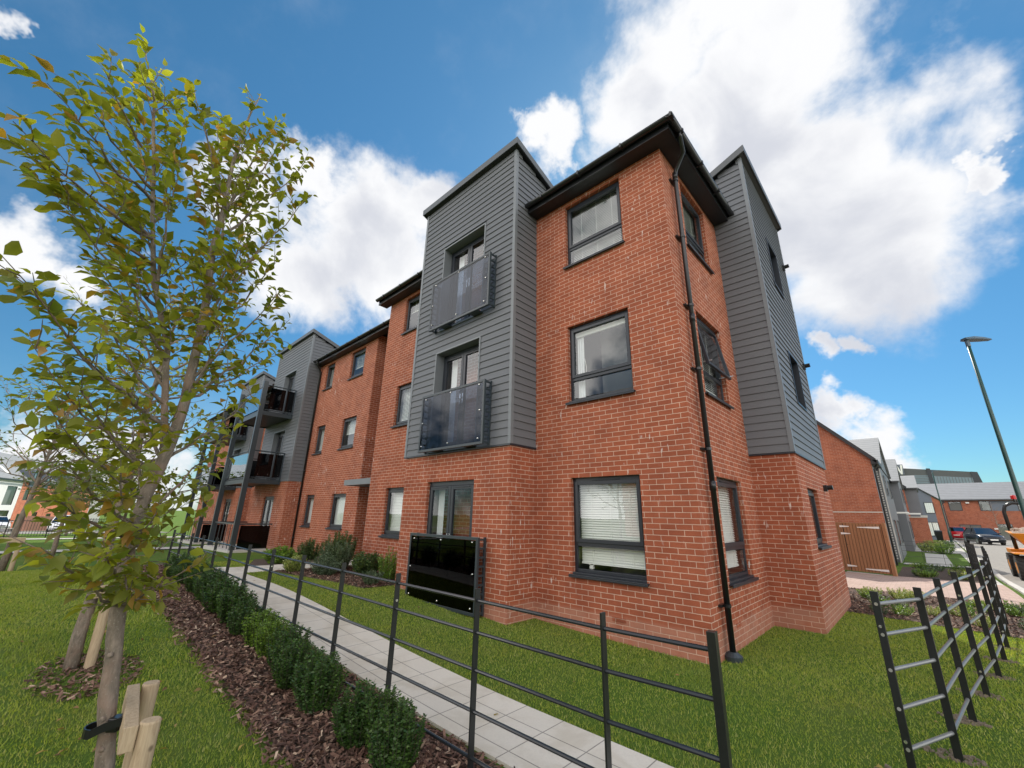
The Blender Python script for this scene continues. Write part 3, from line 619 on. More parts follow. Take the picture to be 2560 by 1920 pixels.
eave_line((XA1+.03, 0), (0, 0), (0, -1), (0, 0, 0), (.25, .272, .39)); eave_line((-8.154, 0), (XA0-.03, 0), (0, -1), .25, 0)
eave_line((0, 0), (0, YB0-.03), (1, 0), (0, .25, .39), (0, 0, 0)); eave_line((0, YB1+.03), (0, 8.0), (1, 0), 0, .3)
eave_line((XJ, YS), (-8.45, YS), (0, -1), 0, 0)
def roof(x0, x1, y0, y1, z, p=.36, hipr=True, hipl=True):
    h = (y1-y0)/2; r = MB(); zr = z+h*p; a = x0+h if hipl else x0; b_ = x1-h if hipr else x1; ym = (y0+y1)/2
    r.quad((x0, y0, z), (x1, y0, z), (b_, ym, zr), (a, ym, zr)); r.quad((x1, y1, z), (x0, y1, z), (a, ym, zr), (b_, ym, zr)); r.tri((x1, y0, z), (x1, y1, z), (b_, ym, zr)); r.tri((x0, y1, z), (x0, y0, z), (a, ym, zr))
    r.build('roof', M['tiledark'], bld)
roof(-8.46, .33, -.33, 8.3, Hs+.17); roof(-34, -8.40, YS-.31, 8.3, Hs+.15, hipl=False)
# --- downpipe on the corner
dp = MB(); yy = .36
dp.tube([(.335, yy-.75+.4, Hs+.09), (.332, yy-.32, Hs+.02), (.29, yy-.12, Hs-.10), (.10, yy, Hs-.26), (.075, yy, Hs-.40), (.075, yy, .06)], .034, 12)
for z_ in (6.9, 4.3, 1.9): dp.tube([(.075, yy, z_), (.075, yy, z_+.12)], .041, 12)
dpo = dp.build('downpipe', M['black'], bld, smooth=True)
for z_ in (6.85, 5.75, 4.55, 3.55, 2.42, .55):
    c = MB(); c.tube([(.075, yy, z_), (.075, yy, z_+.035)], .045, 12); c.box(.0, .04, yy-.095, yy+.095, z_+.002, z_+.03); c.build('bracket', M['black'], dpo)
c = MB(); c.tube([(.075, yy, -.02), (.075, yy, .05), (.075, yy, .09)], [.10, .10, .05], 16); c.build('drain_collar', M['steel'], dpo)
dp = MB(); dp.tube([(XJ+.30, YS-.33, Hs+.05), (XJ+.16, YS-.2, Hs-.1), (XJ+.12, YS-.05, Hs-.3), (XJ+.12, YS-.05, .05)], .034, 10)
for k in range(6): dp.tube([(XJ+.12, YS-.05, .6+1.2*k), (XJ+.12, YS-.05, .64+1.2*k)], .045, 10)
dp.build('downpipe', M['black'], bld, smooth=True)
# --- balcony bays of the far wing
def wing_bay(x0, x1, y, yback, dx, dz=0.):
    zc, zt = 2.63+dz, 8.68+dz; dr = [(x1-2.38, x1-1.2, .1, 2.09), (x1-2.55, x1-1.25, 2.66, 4.72), (x1-2.55, x1-1.25, 5.24, 7.34)]
    tp = lambda yy: zt-.02-sl_*(yy-y)
    b1 = MB(); wall(b1, PA(y), x0, x1, ZB, zc, [dr[0]], .1)
    for xx in (x0, x1): b1.quad((xx, y, ZB), (xx, yback, ZB), (xx, yback, zc), (xx, y, zc))
    b1.build('bay_wall', M['brick'], bld)
    b1 = MB(); wall(b1, PA(y), x0, x1, zc, zt-.02, dr[1:], .2)
    for xx in (x0, x1): b1.quad((xx, y, zc), (xx, y+2.6, zc), (xx, y+2.6, tp(y+2.6)), (xx, y, tp(y)))
    b1.quad((x0, y, zc), (x1, y, zc), (x1, yback, zc), (x0, yback, zc)); b1.build('bay_core', M['soffit'], bld)
    b1 = MB(); clad(b1, PA(y-.002), x0+.02, x1-.02, zc, zt-.02, [(a-.028, b_+.028, c-.03, d+.028) for a, b_, c, d in dr[1:]]); b1.build('weatherboarding', M['clad'], bld)
    for P in (PBr(x1+.002), PBl(x0-.002)):
        b1 = MB(); clad(b1, P, y+.02, yback, zc, Hs-.1); clad(b1, P, y+.02, y+2.6, Hs-.1, zt, top=tp); b1.build('weatherboarding', M['clad'], bld)
    for xx in (x0, x1): b1 = MB(); b1.box(xx-.032, xx+.032, y-.03, y+.035, zc-.012, zt-.03); b1.build('corner_trim', M['clad_trim'], bld)
    mono(x0, x1, y, y+2.6, zt, sl_, 'y')
    for i, o in enumerate(dr):
        if i: reveal_trim(bld, PA(y), o, .19)
        french(bld, PA(y), *o, d=.15 if i else .06, curt='red' if i == 0 and dx == 0 else None)
    xr, xl, yo = x1-.80, x1-3.85, y-1.16; zg = gz(xr, yo)
    for k, (za, zb) in enumerate(((2.53, 2.65), (5.12, 5.24))):
        za += dz; zb += dz
        s = MB(); s.box(xl, xr, yo+.02, y-.03, za+.02, zb-.01); bal = s.build('balcony', M['soffit'], bld)
        f = MB(); f.box(xr, xr+.03, yo+.02, y-.03, za-.02, zb+.02); f.box(xl-.03, xl, yo+.02, y-.03, za-.02, zb+.02); f.box(xl, xr, yo-.01, yo+.02, za-.02, zb+.02); f.build('edge_beam', M['steel'], bal)
        g = MB(); g.box(xr-.002, xr+.01, yo+.2, y-.42, zb+.12, zb+.98); g.build('glass_panel', M['dark_tint'], bal); g = MB(); g.box(xr-.002, xr+.01, y-.38, y-.06, zb+.12, zb+.98); g.build('glass_panel', M['dark_tint'], bal); g = MB(); g.box(xl-.01, xl+.002, yo+.2, y-.06, zb+.12, zb+.98); g.build('glass_panel', M['dark_tint'], bal)
        g = MB(); g.box(xl+.12, xr-.12, yo+.0, yo+.012, zb+.12, zb+.99); g.build('front_glass_panel', M['mirror_glass'], bal)
        r = MB()
        for xx in (xr+.01, xl-.01):
            r.tube([(xx, yo, zb+1.06), (xx, y-.03, zb+1.06)], .022, 8); r.box(xx-.012, xx+.012, yo+.1, y-.05, zb+.06, zb+.09); r.box(xx-.02, xx+.02, y-.40, y-.36, zb, zb+1.06); r.box(xx-.02, xx+.02, y-.08, y-.04, zb, zb+1.04)
        r.tube([(xl, yo+.0, zb+1.06), (xr, yo+.0, zb+1.06)], .02, 8); r.box(xl+.05, xr-.05, yo+.02, yo+.045, zb+.05, zb+.09); r.build('handrail', M['steel'], bal)
        for q in range(3): bolt(bal, (xr+.014, yo+.3+.35*q, zb+.2), 'x')
    for xx in (xr-.06, xl-.06):
        p_ = MB(); p_.box(xx, xx+.12, yo-.10, yo+.05, zg-.1, 6.44+dz); p_.box(xx+.0, xx+.12, yo-.115, yo-.101, zg-.1, 6.44+dz); p_.build('balcony_post', M['steel'], bld)
    s = MB(); s.box(xl-.1, x1-.5, yo-.2, y, zg-.2, zg+.07); tz = s.build('terrace_slab', M['stone'], bld)
    r = MB(); z1_ = zg+.92
    r.box(xl, xr, yo-.03, yo+.03, z1_, z1_+.05); r.box(xr-.02, xr+.04, yo, y-.03, z1_, z1_+.05); r.box(xl-.02, xl+.04, yo, y-.03, z1_, z1_+.05)
    for q in range(6): xx = xl+.3+(xr-xl-.6)*q/5; r.box(xx-.012, xx+.012, yo-.01, yo+.01, zg+.07, z1_)
    r.build('terrace_rail', M['steel'], bld)
    g = MB(); g.box(xr, xr+.012, yo+.1, y-.08, zg+.1, z1_-.03); g.build('glass_panel', M['dark_tint'], bld)
    return xr, xl, yo
wing_bay(-19.05, -15.18, .45, YS, 0)
mb = MB(); wall(mb, PA(1.4), -23.2, -18.9, ZB, Hs+.1, [(-21.3, -20.4, 3.6, 4.69), (-21.3, -20.4, 1.02, 2.12)]); mb.quad((-16.0, YS, ZB), (-16.0, YS, Hs), (-16.0, 1.4, Hs), (-16.0, 1.4, ZB))
mb.build('wall', M['brick'], bld); mb = MB(); wall(mb, PA(1.4), -34., -26.6, ZB, Hs+.1, [(-29, -28, a, b_) for a, b_ in ((T1, H1), (T2, H2), (T3, H3))]); mb.build('wall', M['brick'], bld)
for o in [(-21.3, -20.4, 3.6, 4.69), (-21.3, -20.4, 1.02, 2.12)]: window(bld, PA(1.4), *o, blind=.0, vent=False)
for o in [(-29, -28, a, b_) for a, b_ in ((T1, H1), (T2, H2), (T3, H3))]: window(bld, PA(1.4), *o, blind=1, vent=False)
eave_line((-23.2, 1.4), (-19.1, 1.4), (0, -1)); eave_line((-34, 1.4), (-26.9, 1.4), (0, -1))
wing_bay(-26.8, -22.9, .9, 1.4, -7)
dp = MB(); dp.tube([(-19.5, 1.34, Hs), (-19.5, 1.34, .0)], .034, 8); dp.build('downpipe', M['black'], bld)

# ================================================================== GROUND
def axis(fine0, fine1, step, far):
    a = list(np.arange(fine0, fine1+1e-6, step)); v = fine1; g = step
    while v < far: g *= 1.35; v += g; a.append(v)
    v = fine0; g = step; b = []
    while v > -far: g *= 1.35; v -= g; b.append(v)
    return sorted(b)+a
def make_ground():
    xs = axis(-30, 6, .5, 900); ys = axis(-12, 24, .5, 900); v = [(x, y, gz(x, y)) for y in ys for x in xs]; n = len(xs)
    f = [(j*n+i, j*n+i+1, (j+1)*n+i+1, (j+1)*n+i) for j in range(len(ys)-1) for i in range(n-1)]
    o = MB(); o.v = v; o.f = f; o.build('ground', M['ground'], smooth=True, kind='structure')
make_ground()
def sheet(name, poly, dz, mat_, step=.5, thick=0, **tags):
    """a convex plan quad (4 corners) laid on the terrain as a fine grid"""
    a, b_, c, d = [Vector((*p, 0)) for p in poly]; L1 = max((b_-a).length, (c-d).length); L2 = max((d-a).length, (c-b_).length)
    n, m_ = max(1, min(160, int(L1/step))), max(1, min(160, int(L2/step))); o = MB()
    for j in range(m_+1):
        for i in range(n+1):
            u, w = i/n, j/m_; p = a*(1-u)*(1-w)+b_*u*(1-w)+c*u*w+d*(1-u)*w; o.v.append((p.x, p.y, gz(p.x, p.y)+dz))
    k = n+1
    for j in range(m_):
        for i in range(n): o.f.append((j*k+i, j*k+i+1, (j+1)*k+i+1, (j+1)*k+i))
    if thick:
        edge = [i for i in range(k)]+[j*k+n for j in range(1, m_+1)]+[m_*k+i for i in range(n-1, -1, -1)]+[j*k for j in range(m_-1, 0, -1)]
        base = len(o.v); o.v += [(o.v[i][0], o.v[i][1], o.v[i][2]-thick) for i in edge]
        for q in range(len(edge)): r = (q+1) % len(edge); o.f.append((edge[q], base+q, base+r, edge[r]))
    return o.build(name, mat_, **tags)
S_ = dict(kind='structure')
sheet('path', [(-10.2, -3.04), (2.6, -3.04), (2.6, -2.30), (-10.2, -2.30)], .022, M['slab'], .4, .05, **S_)
sheet('entrance_path', [(-10.0, -2.296), (-8.9, -2.296), (-8.9, 2.58), (-10.0, 2.58)], .018, M['slab'], .4, .05, **S_)
sheet('hedge_bed', [(-12.5, -3.95), (2.6, -4.02), (2.6, -3.075), (-12.5, -3.06)], .008, M['soil'], .3, **S_)
sheet('shrub_bed', [(-8.86, -1.75), (-5.75, -1.2), (-5.62, -.02), (-8.86, -.02)], .008, M['soil'], .3, **S_)
sheet('shrub_bed', [(-12.2, -1.1), (-10.04, -1.9), (-10.04, .92), (-12.2, .92)], .008, M['soil'], .3, **S_)
# right-hand street
sheet('driveway', [(-6, 8.55), (3.25, 8.35), (3.33, 13.75), (-6, 14.3)], .015, M['paver'], .5, **S_)
sheet('planting_bed', [(.0, 4.95), (3.0, 4.45), (3.1, 8.30), (.0, 8.5)], .008, M['soil'], .3, **S_)
sheet('planting_bed', [(1.0, 13.9), (3.2, 13.85), (2.9, 20.8), (1.0, 19.6)], .008, M['soil'], .5, **S_)
sheet('road', [(3.42, 2), (12.5, 2), (12.5, 120), (5.2, 120)], .004, M['road'], 2., **S_)
sheet('road', [(3.42, -60), (12.5, -60), (12.5, 1.99), (3.42, 1.99)], .004, M['road'], 2., **S_)
sheet('kerb', [(3.26, 2), (3.41, 2), (5.19, 120), (5.0, 120)], .05, M['kerb'], .8, .12, **S_)
sheet('front_path', [(1.75, 22.4), (2.6, 22.2), (2.6, 31.5), (1.7, 32)], .02, M['pave'], 1., **S_)
sheet('front_path', [(1.0, 20.9), (3.1, 21.1), (3.15, 22.1), (1.0, 21.9)], .03, M['stone'], 1., **S_)
sheet('front_path', [(1.0, 33.5), (3.35, 33.5), (3.6, 46), (1.0, 46)], .02, M['pave'], 2., **S_)
# far green on the left: pavements and the street
def bandsheet(name, x0, x1, m_, dz): sheet(name, [(x0-4, -60), (x0+6, 3), (x1+6, 3), (x1-4, -60)], dz, m_, 2., **S_)
bandsheet('pavement', -24.5, -26.2, M['pave'], .03); bandsheet('pavement', -40, -42, M['pave'], .03); bandsheet('road', -57, -68, M['road'], .02); bandsheet('pavement', -68.2, -69.8, M['pave'], .05)
sheet('pavement', [(2.72, -3), (3.25, -3), (3.25, 8.34), (2.95, 8.34)], .012, M['paver'], .5, **S_)
sheet('pavement', [(3.15, 13.76), (3.33, 13.76), (4.98, 120), (4.0, 120)], .012, M['pave'], 1., **S_)
# ---- grass blades
nr = np.random.RandomState(5)
gzv = np.vectorize(gz)
def grass(n_try=760000):
    # density falls with distance from where one stands by the fence; blades widen so that the sward stays closed
    r = nr.rand(n_try)**.62*13.5+.9; a = nr.rand(n_try)*R(150)+R(80); x = CP.x+r*np.cos(a); y = CP.y+r*np.sin(a)
    keep = np.ones(n_try, bool)
    keep &= ~((y > -4.02+.0*x+.05*np.sin(x*5)+.03*np.sin(x*13)) & (y < -2.29))
    keep &= ~((y > .0) & (x < 0)) & ~((x > XA0-.0) & (x < XA1) & (y > YA)) & ~((x < XB) & (y > YB0) & (x > -1)) & ~(x > 2.72+.0203*(y+3)) & ~((x > .0) & (y > 4.95-.17*x+.05*np.sin(x*9)))
    keep &= ~((x > -8.86) & (x < -5.7) & (y > -1.75+.177*(x+8.86)) & (y < 0)) & ~((x > -10.02) & (x < -8.88) & (y > -2.4)) & ~((x < -10) & (y > -1.9-.37*(x+10.04)) )
    keep &= ~(((x+1.79)**2+(y+4.88)**2 < .18**2)) & ~((((x+3.75)/.62)**2+((y+4.85)/.40)**2 < nr.rand(n_try)*1.2))
    for bx, by in ((1.62, -1.3), (1.86, -.72), (1.95, .15), (2.1, 1.05), (2.25, 1.9), (2.37, 2.78), (2.47, 3.6)):
        keep &= ~((((x-bx+.04)/.17)**2+((y-by)/.10)**2) < nr.rand(n_try)*1.3)
    x, y, r = x[keep], y[keep], r[keep]; n = len(x); z = gzv(x, y)
    pn = .5+.5*np.sin(x*2.1+1.3*np.sin(y*1.7))*np.sin(y*2.6+x*.7)
    h = (.012+.015*nr.rand(n))*(.75+.5*pn)*np.where(y < -4, 1.15, .95)*(1+.02*r); w = .0015+.0008*r*nr.rand(n)
    th = nr.rand(n)*6.283; lx, ly = nr.randn(n)*.4*h, nr.randn(n)*.4*h
    dx, dy = np.cos(th)*w, np.sin(th)*w
    V = np.empty((n, 3, 3)); V[:, 0] = np.c_[x-dx, y-dy, z]; V[:, 1] = np.c_[x+dx, y+dy, z]; V[:, 2] = np.c_[x+lx, y+ly, z+h]
    np_mesh('grass', V.reshape(-1, 3), np.arange(n*3).reshape(-1, 3), M['grass'], kind='stuff', label='short mown grass of the lawns on both sides of the black fence', category='grass')
grass()
def chips(n, fn, name, lab):
    x, y = fn(n); n = len(x); z = gzv(x, y)+.012+nr.rand(n)*.02
    l = .012+.022*nr.rand(n); w = .004+.006*nr.rand(n); th = nr.rand(n)*6.283; t1 = nr.randn(n)*.35; t2 = nr.randn(n)*.5
    ax, ay, az = np.cos(th)*l, np.sin(th)*l, np.sin(t1)*l; bx, by, bz = -np.sin(th)*w, np.cos(th)*w, np.sin(t2)*w
    V = np.empty((n, 4, 3)); k = .6+.4*nr.rand(n)
    V[:, 0] = np.c_[x-ax-bx, y-ay-by, z-az-bz]; V[:, 1] = np.c_[x+ax-bx*k, y+ay-by*k, z+az-bz]; V[:, 2] = np.c_[x+ax+bx, y+ay+by, z+az+bz]; V[:, 3] = np.c_[x-ax+bx*k, y-ay+by*k, z-az+bz]
    np_mesh(name, V.reshape(-1, 3), np.arange(n*4).reshape(-1, 4), M['chip'], kind='stuff', label=lab, category='bark mulch')
def f1(n):
    x = 2.3-14*nr.rand(n)**1.25; y = -4.06+1.0*nr.rand(n)+.05*np.sin(x*5)*0+.04*nr.randn(n); k = (y < -3.07); return x[k], y[k]
def f2(n):
    x = -8.8+3.1*nr.rand(n); y = -1.75+1.75*nr.rand(n); k = (y > -1.72+.177*(x+8.86)); return x[k], y[k]
def f3(n):
    x = 0.05+3*nr.rand(n); y = 4.5+3.9*nr.rand(n); k = (y > 4.92-.17*x) & ~((x < XB+.02) & (y < YB1)); return x[k], y[k]
def litter():
    P, D, U, S = [], [], [], []
    for k in range(170):
        r = rnd.random()**.8*6+1; a = R(95+80*rnd.random()) if k % 3 else R(60+150*rnd.random()); x, y = -1.3+rnd.gauss(0, 1.6), -4.9+rnd.gauss(0, .7)
        if k % 4 == 0: x, y = rnd.uniform(-8, 2), rnd.uniform(-5.5, -.1)
        if -4.0 < y < -3.1 and k % 2: continue
        P.append((x, y, gz(x, y)+(.028 if not -4.02 < y < -2.29 else .03))); D.append((rnd.gauss(0, 1), rnd.gauss(0, 1), rnd.gauss(0, .15))); U.append((rnd.gauss(0, .3), rnd.gauss(0, .3), 1)); S.append(rnd.uniform(.035, .06))
    o = leaves('fallen_leaves', P, D, U, S, M['dead'], None, True); o['kind'] = 'stuff'; o['label'] = 'scattered yellow and brown fallen leaves on the lawn and path'; o['category'] = 'leaves'
FALL = litter
chips(34000, f1, 'bark_mulch', 'reddish brown bark chips under the hedge row outside the fence')
chips(6000, f2, 'bark_mulch', 'dark bark chips in the shrub bed against the brick wall')
chips(7000, f3, 'bark_mulch', 'bark chips in the low bed between lawn and driveway')
def f4(n):
    a = nr.rand(n)*6.283; r = np.sqrt(nr.rand(n)); return -3.75+.6*r*np.cos(a), -4.85+.38*r*np.sin(a)
chips(700, f4, 'bark_mulch', 'bare patch of soil and chips round the second staked trunk')
def stones(n):
    bm = MB()
    for bx, by in ((1.62, -1.3), (1.86, -.72), (1.95, .15), (2.1, 1.05), (2.25, 1.9), (2.37, 2.78), (2.47, 3.6)):
        for k in range(n):
            a = rnd.random()*6.28; r = rnd.random()**.5; x, y = bx-.04+.16*r*math.cos(a), by+.09*r*math.sin(a); s = .006+.012*rnd.random()
            z = gz(x, y)+.004; bm.hexa([(x-s, y-s*.7, z-.01), (x+s, y-s, z-.01), (x+s*.8, y+s, z-.01), (x-s, y+s*.8, z-.01), (x-s*.6, y-s*.5, z+s*.6), (x+s*.5, y-s*.6, z+s*.7), (x+s*.6, y+s*.5, z+s*.5), (x-s*.5, y+s*.6, z+s*.6)])
    bm.build('loose_soil', M['gravel'], kind='stuff', label='pale crumbs of soil and concrete at the feet of the fence posts', category='soil')
stones(90)
# ================================================================== FENCES
def estate_fence(pts, label, posts_h=1.05, cat='fence', rails=(.99, .80, .585, .36, .12), w=.022, ends=(), rr=.0112, level=True, sub=True, rm='rail'):
    """flat-bar posts with five round rails; pts = plan points of the posts, w = half depth of bar"""
    f = thing('metal_fence', label, cat, (pts[0][0], pts[0][1], 0))
    ox, oy = pts[0]
    def base(i): return gz(*pts[i])
    for i, (x, y) in enumerate(pts):
        q = pts[min(i+1, len(pts)-1)]; p = pts[max(i-1, 0)]; d = Vector((q[0]-p[0], q[1]-p[1], 0)).normalized(); n = Vector((-d.y, d.x, 0))
        a, b_ = (.019, .022) if i in ends else (.0055, w)
        top = 1.065 if level else base(i)+posts_h
        if i in ends: top += .0
        mb = MB(); o = Vector((x-ox, y-oy, base(i)-.15)); mb.obox(o-d*a-n*b_, d*2*a, n*2*b_, (0, 0, top-base(i)+.15)); mb.build('post', M['fence'], f, bevel=.0015)
        if sub and i % 3 == 0 and i not in ends:
            for zz in (.86, .2):
                t_ = MB(); c = Vector((x-ox, y-oy, zz+ (0 if level else base(i)))); t_.tube([c-d*(a+.006), c-d*(a+.001)], .010, 8); t_.build('bolt', M['chrome'], f)
    for h in rails:
        seg = []
        for i, (x, y) in enumerate(pts): seg.append((x-ox, y-oy, (h if level else h+base(i))))
        if level:
            keep = [s for i, s in enumerate(seg) if s[2] > base(i)+.02]; seg = keep
        mb = MB(); mb.tube(seg, rr, 8); mb.build('rail', M[rm], f)
    return f
pa = [(-.34-.985*k, -3.30) for k in range(-1, 13)]; pa = [(1.18, -3.26)]+[(.64, -3.3)]+[(-.34-.985*k, -3.30+(.004*k if k > 5 else 0)) for k in range(0, 12)]
fa = estate_fence(pa, 'black five bar metal fence running between the box hedge and the slab path', ends=(0,))
pb = [(1.62, -1.3), (1.84, -.77), (1.96, .15), (2.1, 1.05), (2.25, 1.9), (2.37, 2.78), (2.47, 3.6), (2.56, 4.5), (2.65, 5.6), (2.72, 6.8), (2.79, 8.1), (2.86, 9.4)]
fb = estate_fence(pb, 'black five bar metal fence on the right lawn leading towards the driveway', posts_h=1.08, level=False, rails=(1.0, .81, .60, .38, .16), w=.024, rr=.0125, rm='rail_sheen')
for h in (1.0, .81, .60, .38, .16):
    t_ = MB(); t_.tube([(0, -.012, h), (0, -.006, h)], .011, 8); t_.build('weld_mark', M['silver'], fb)
estate_fence([(3.02, 15.4), (3.04, 16.6), (3.06, 17.9), (3.08, 19.3), (3.09, 20.6)], 'short run of black metal fence beyond the driveway beside the road', posts_h=1.1, level=False, w=.03, sub=False)
estate_fence([(1.05, 21.0), (1.7, 21.05), (2.35, 21.1), (3.05, 21.15)], 'thin black wire fence across the front garden of the brick house', posts_h=1.0, level=False, w=.01, rr=.005, sub=False)

# ================================================================== TREES AND PLANTS
LT = np.array([(0,0,0),(-.24,.26,.10),(0,.32,0),(.24,.30,.08),(-.27,.58,.08),(0,.66,-.05),(.25,.62,.12),(.04,1.02,-.20)], float)
LF = np.array([(0,2,1),(0,3,2),(1,2,5),(1,5,4),(2,3,6),(2,6,5),(4,5,7),(5,6,7)])
ST = np.array([(0,0,0),(-.27,.5,.05),(.27,.5,.05),(0,1.,-.02)], float); SF = np.array([(0,2,1),(1,2,3)])
def leaves(name, P, D, U, S, mat_, parent, big=False):
    """P positions, D growth directions, U rough up, S sizes"""
    T, F = (LT, LF) if big else (ST, SF)
    P, D, U, S = map(np.asarray, (P, D, U, S)); D = D/np.linalg.norm(D, axis=1, keepdims=True); X = np.cross(D, U); X /= np.linalg.norm(X, axis=1, keepdims=True)+1e-9; Z = np.cross(X, D)
    V = P[:, None, :]+S[:, None, None]*(T[None, :, 0:1]*X[:, None, :]+T[None, :, 1:2]*D[:, None, :]+T[None, :, 2:3]*Z[:, None, :])
    n, k = len(P), len(T); Fa = (F[None]+(np.arange(n)*k)[:, None, None]).reshape(-1, 3)
    return np_mesh(name, V.reshape(-1, 3), Fa, mat_, parent)
def rv(s=1.): return Vector((rnd.gauss(0, s), rnd.gauss(0, s), rnd.gauss(0, s)))
def interp(path, z):
    for a, b_ in zip(path, path[1:]):
        if a[2] <= z <= b_[2]: t_ = (z-a[2])/(b_[2]-a[2]); return Vector(a).lerp(Vector(b_), t_)
    return Vector(path[-1] if z > path[-1][2] else path[0])
def curve(a, b_, lift, n=8, wob=.02):
    a, b_ = Vector(a), Vector(b_); L_ = (b_-a).length; c = a.lerp(b_, .45)+Vector((0, 0, -lift*L_)); o = []
    for i in range(n+1):
        t_ = i/n; p = a*(1-t_)**2+c*2*t_*(1-t_)+b_*t_*t_
        if 0 < i < n: p += rv(wob*L_)
        o.append(p)
    return o
TIPS = [('L',3.78,-.87,-5.79,3.87),('L',3.61,-.78,-5.82,3.59),('L',3.53,-.6,-5.89,3.41),('L',3.28,-.51,-5.91,3.09),('L',3.11,-.68,-5.89,3.1),('L',2.85,-.79,-5.77,2.99),('L',3.28,-1.03,-5.84,3.5),('L',2.69,-.97,-5.6,3.01),('L',3.19,-1.56,-5.63,3.72),('L',3.28,-1.65,-5.41,4.41),('L',2.94,-.81,-5.38,3.5),('L',3.61,-1.56,-5.7,4.31),('L',3.02,-1.03,-5.88,3.24),('L',2.52,-.73,-5.48,2.75),('L',2.6,-1.56,-5.61,3.07),
('R',3.78,-1.15,-5.43,4.35),('R',3.61,-1.26,-4.8,4.54),('R',3.44,-1.38,-4.6,4.49),('R',3.02,-.95,-4.62,3.84),('R',2.85,-.75,-4.83,3.35),('R',2.69,-1.31,-4.66,3.41),('R',3.02,-1.69,-4.81,3.98),('R',3.53,-1.65,-5.2,4.68),('R',3.28,-.87,-5.09,3.67),('R',3.7,-1.52,-4.86,4.84),('R',2.77,-1.73,-5.13,3.39),('R',2.6,-.86,-4.97,3.02),
('R',2.18,-1.27,-4.51,2.94),('R',2.43,-.97,-4.69,2.99),('T',1.93,-1.14,-4.66,2.29),('R',2.1,-1.45,-4.51,2.72),('R',2.26,-.77,-4.93,2.72),('T',2.1,-.45,-5.78,2.47),('T',2.1,-.62,-5.72,2.44),('T',1.84,-.55,-5.64,2.19),('T',1.84,-.81,-5.55,2.19),('T',1.72,-.55,-5.53,1.94),('T',1.59,-.72,-5.5,1.82),('L',2.26,-.98,-5.48,2.52),('L',2.35,-1.74,-5.37,2.89),('T',1.93,-1.57,-5.35,2.49),
('T',1.51,-.73,-5.43,1.6),('T',1.25,-.56,-5.41,1.39),('T',1.17,-.72,-5.25,1.26),('T',1.17,-.79,-5.08,1.22),('T',1.34,-1.16,-4.76,1.55),('T',1.21,-.98,-4.74,1.3),('T',1.17,-.85,-4.92,1.22),('T',1.42,-1.6,-4.82,1.78),('T',1.34,-1.65,-5.3,1.45),('T',1.59,-1.5,-4.71,2.04),('T',1.68,-1.81,-5.21,2.25),('T',1.51,-.72,-5.25,1.76),('T',1.42,-.7,-5.07,1.56),('T',1.3,-.55,-5.24,1.41)]
TRK = [(-1.19,-4.90,-.05),(-1.195,-4.92,.15),(-1.2,-4.94,.33),(-1.2,-5.0,.63),(-1.21,-5.05,1.0),(-1.21,-5.08,1.3),(-1.21,-5.08,1.45),(-1.21,-5.06,1.66),(-1.21,-5.02,1.93),(-1.2,-5.01,2.2)]
RST = [(-1.2,-5.01,2.2),(-1.21,-5.02,2.5),(-1.22,-5.04,2.92),(-1.21,-5.08,3.27),(-1.23,-5.08,3.69),(-1.22,-5.1,4.07),(-1.21,-5.08,4.43),(-1.21,-5.05,4.69)]
LST = [(-1.21,-5.04,1.85),(-1.22,-5.10,2.15),(-1.22,-5.16,2.49),(-1.23,-5.31,2.88),(-1.23,-5.41,3.31),(-1.23,-5.54,3.92),(-1.23,-5.58,4.12),(-1.22,-5.65,4.32),(-1.22,-5.74,4.54)]
def twig_leaves(path, P, D, U, S, limbs, size, wind=Vector((-.1, -.35, .1)), tw=.34, dens=1., start=.25, lstep=.032):
    """side twigs off a limb; leaves alternate along them"""
    n = len(path)-1; Lt = sum((path[i+1]-path[i]).length for i in range(n)); k = max(3, int(Lt*7.5*dens)); side = 1
    ax = (path[-1]-path[0]).normalized()
    tw_ps = []
    for j in range(k):
        t_ = start+(1-start)*(j+rnd.random()*.7)/k; i = min(n-1, int(t_*n)); p = path[i].lerp(path[i+1], t_*n-i); side = -side
        d = (path[i+1]-path[i]).normalized(); pr = d.cross(Vector((0, 0, 1))+rv(.35)).normalized()
        dd = (d*.75+pr*side*(.7+.4*rnd.random())+rv(.18)+wind*.7+Vector((0, 0, .12))).normalized(); l = tw*(.55+.7*rnd.random())*(1.05-.45*t_)
        q = [p, p+dd*l*.5+rv(.012), p+(dd*.9+wind*.25).normalized()*l]; tw_ps.append(q); limbs.tube(q, [.0032, .0022, .0012], 4, False)
    tw_ps.append(path[max(0, n-3):])
    for q in tw_ps:
        m_ = len(q)-1; L_ = sum((q[i+1]-q[i]).length for i in range(m_)); c = max(3, int(L_/lstep)); s = 1
        for j in range(c+1):
            t_ = .12+.88*j/c; i = min(m_-1, int(t_*m_)); p = q[i].lerp(q[i+1], min(1, t_*m_-i)); d = (q[i+1]-q[i]).normalized(); s = -s
            if rnd.random() < .12: continue
            pr = d.cross(Vector((0, 0, 1))+rv(.5)).normalized(); dd = d*.6+pr*s*.8+rv(.3)+wind*.9+Vector((0, 0, -.25))
            P.append(tuple(p+dd.normalized()*.008)); D.append(tuple(dd)); U.append(tuple(Vector((0, 0, 1))+rv(.55))); S.append(size*(.5+.75*rnd.random()))
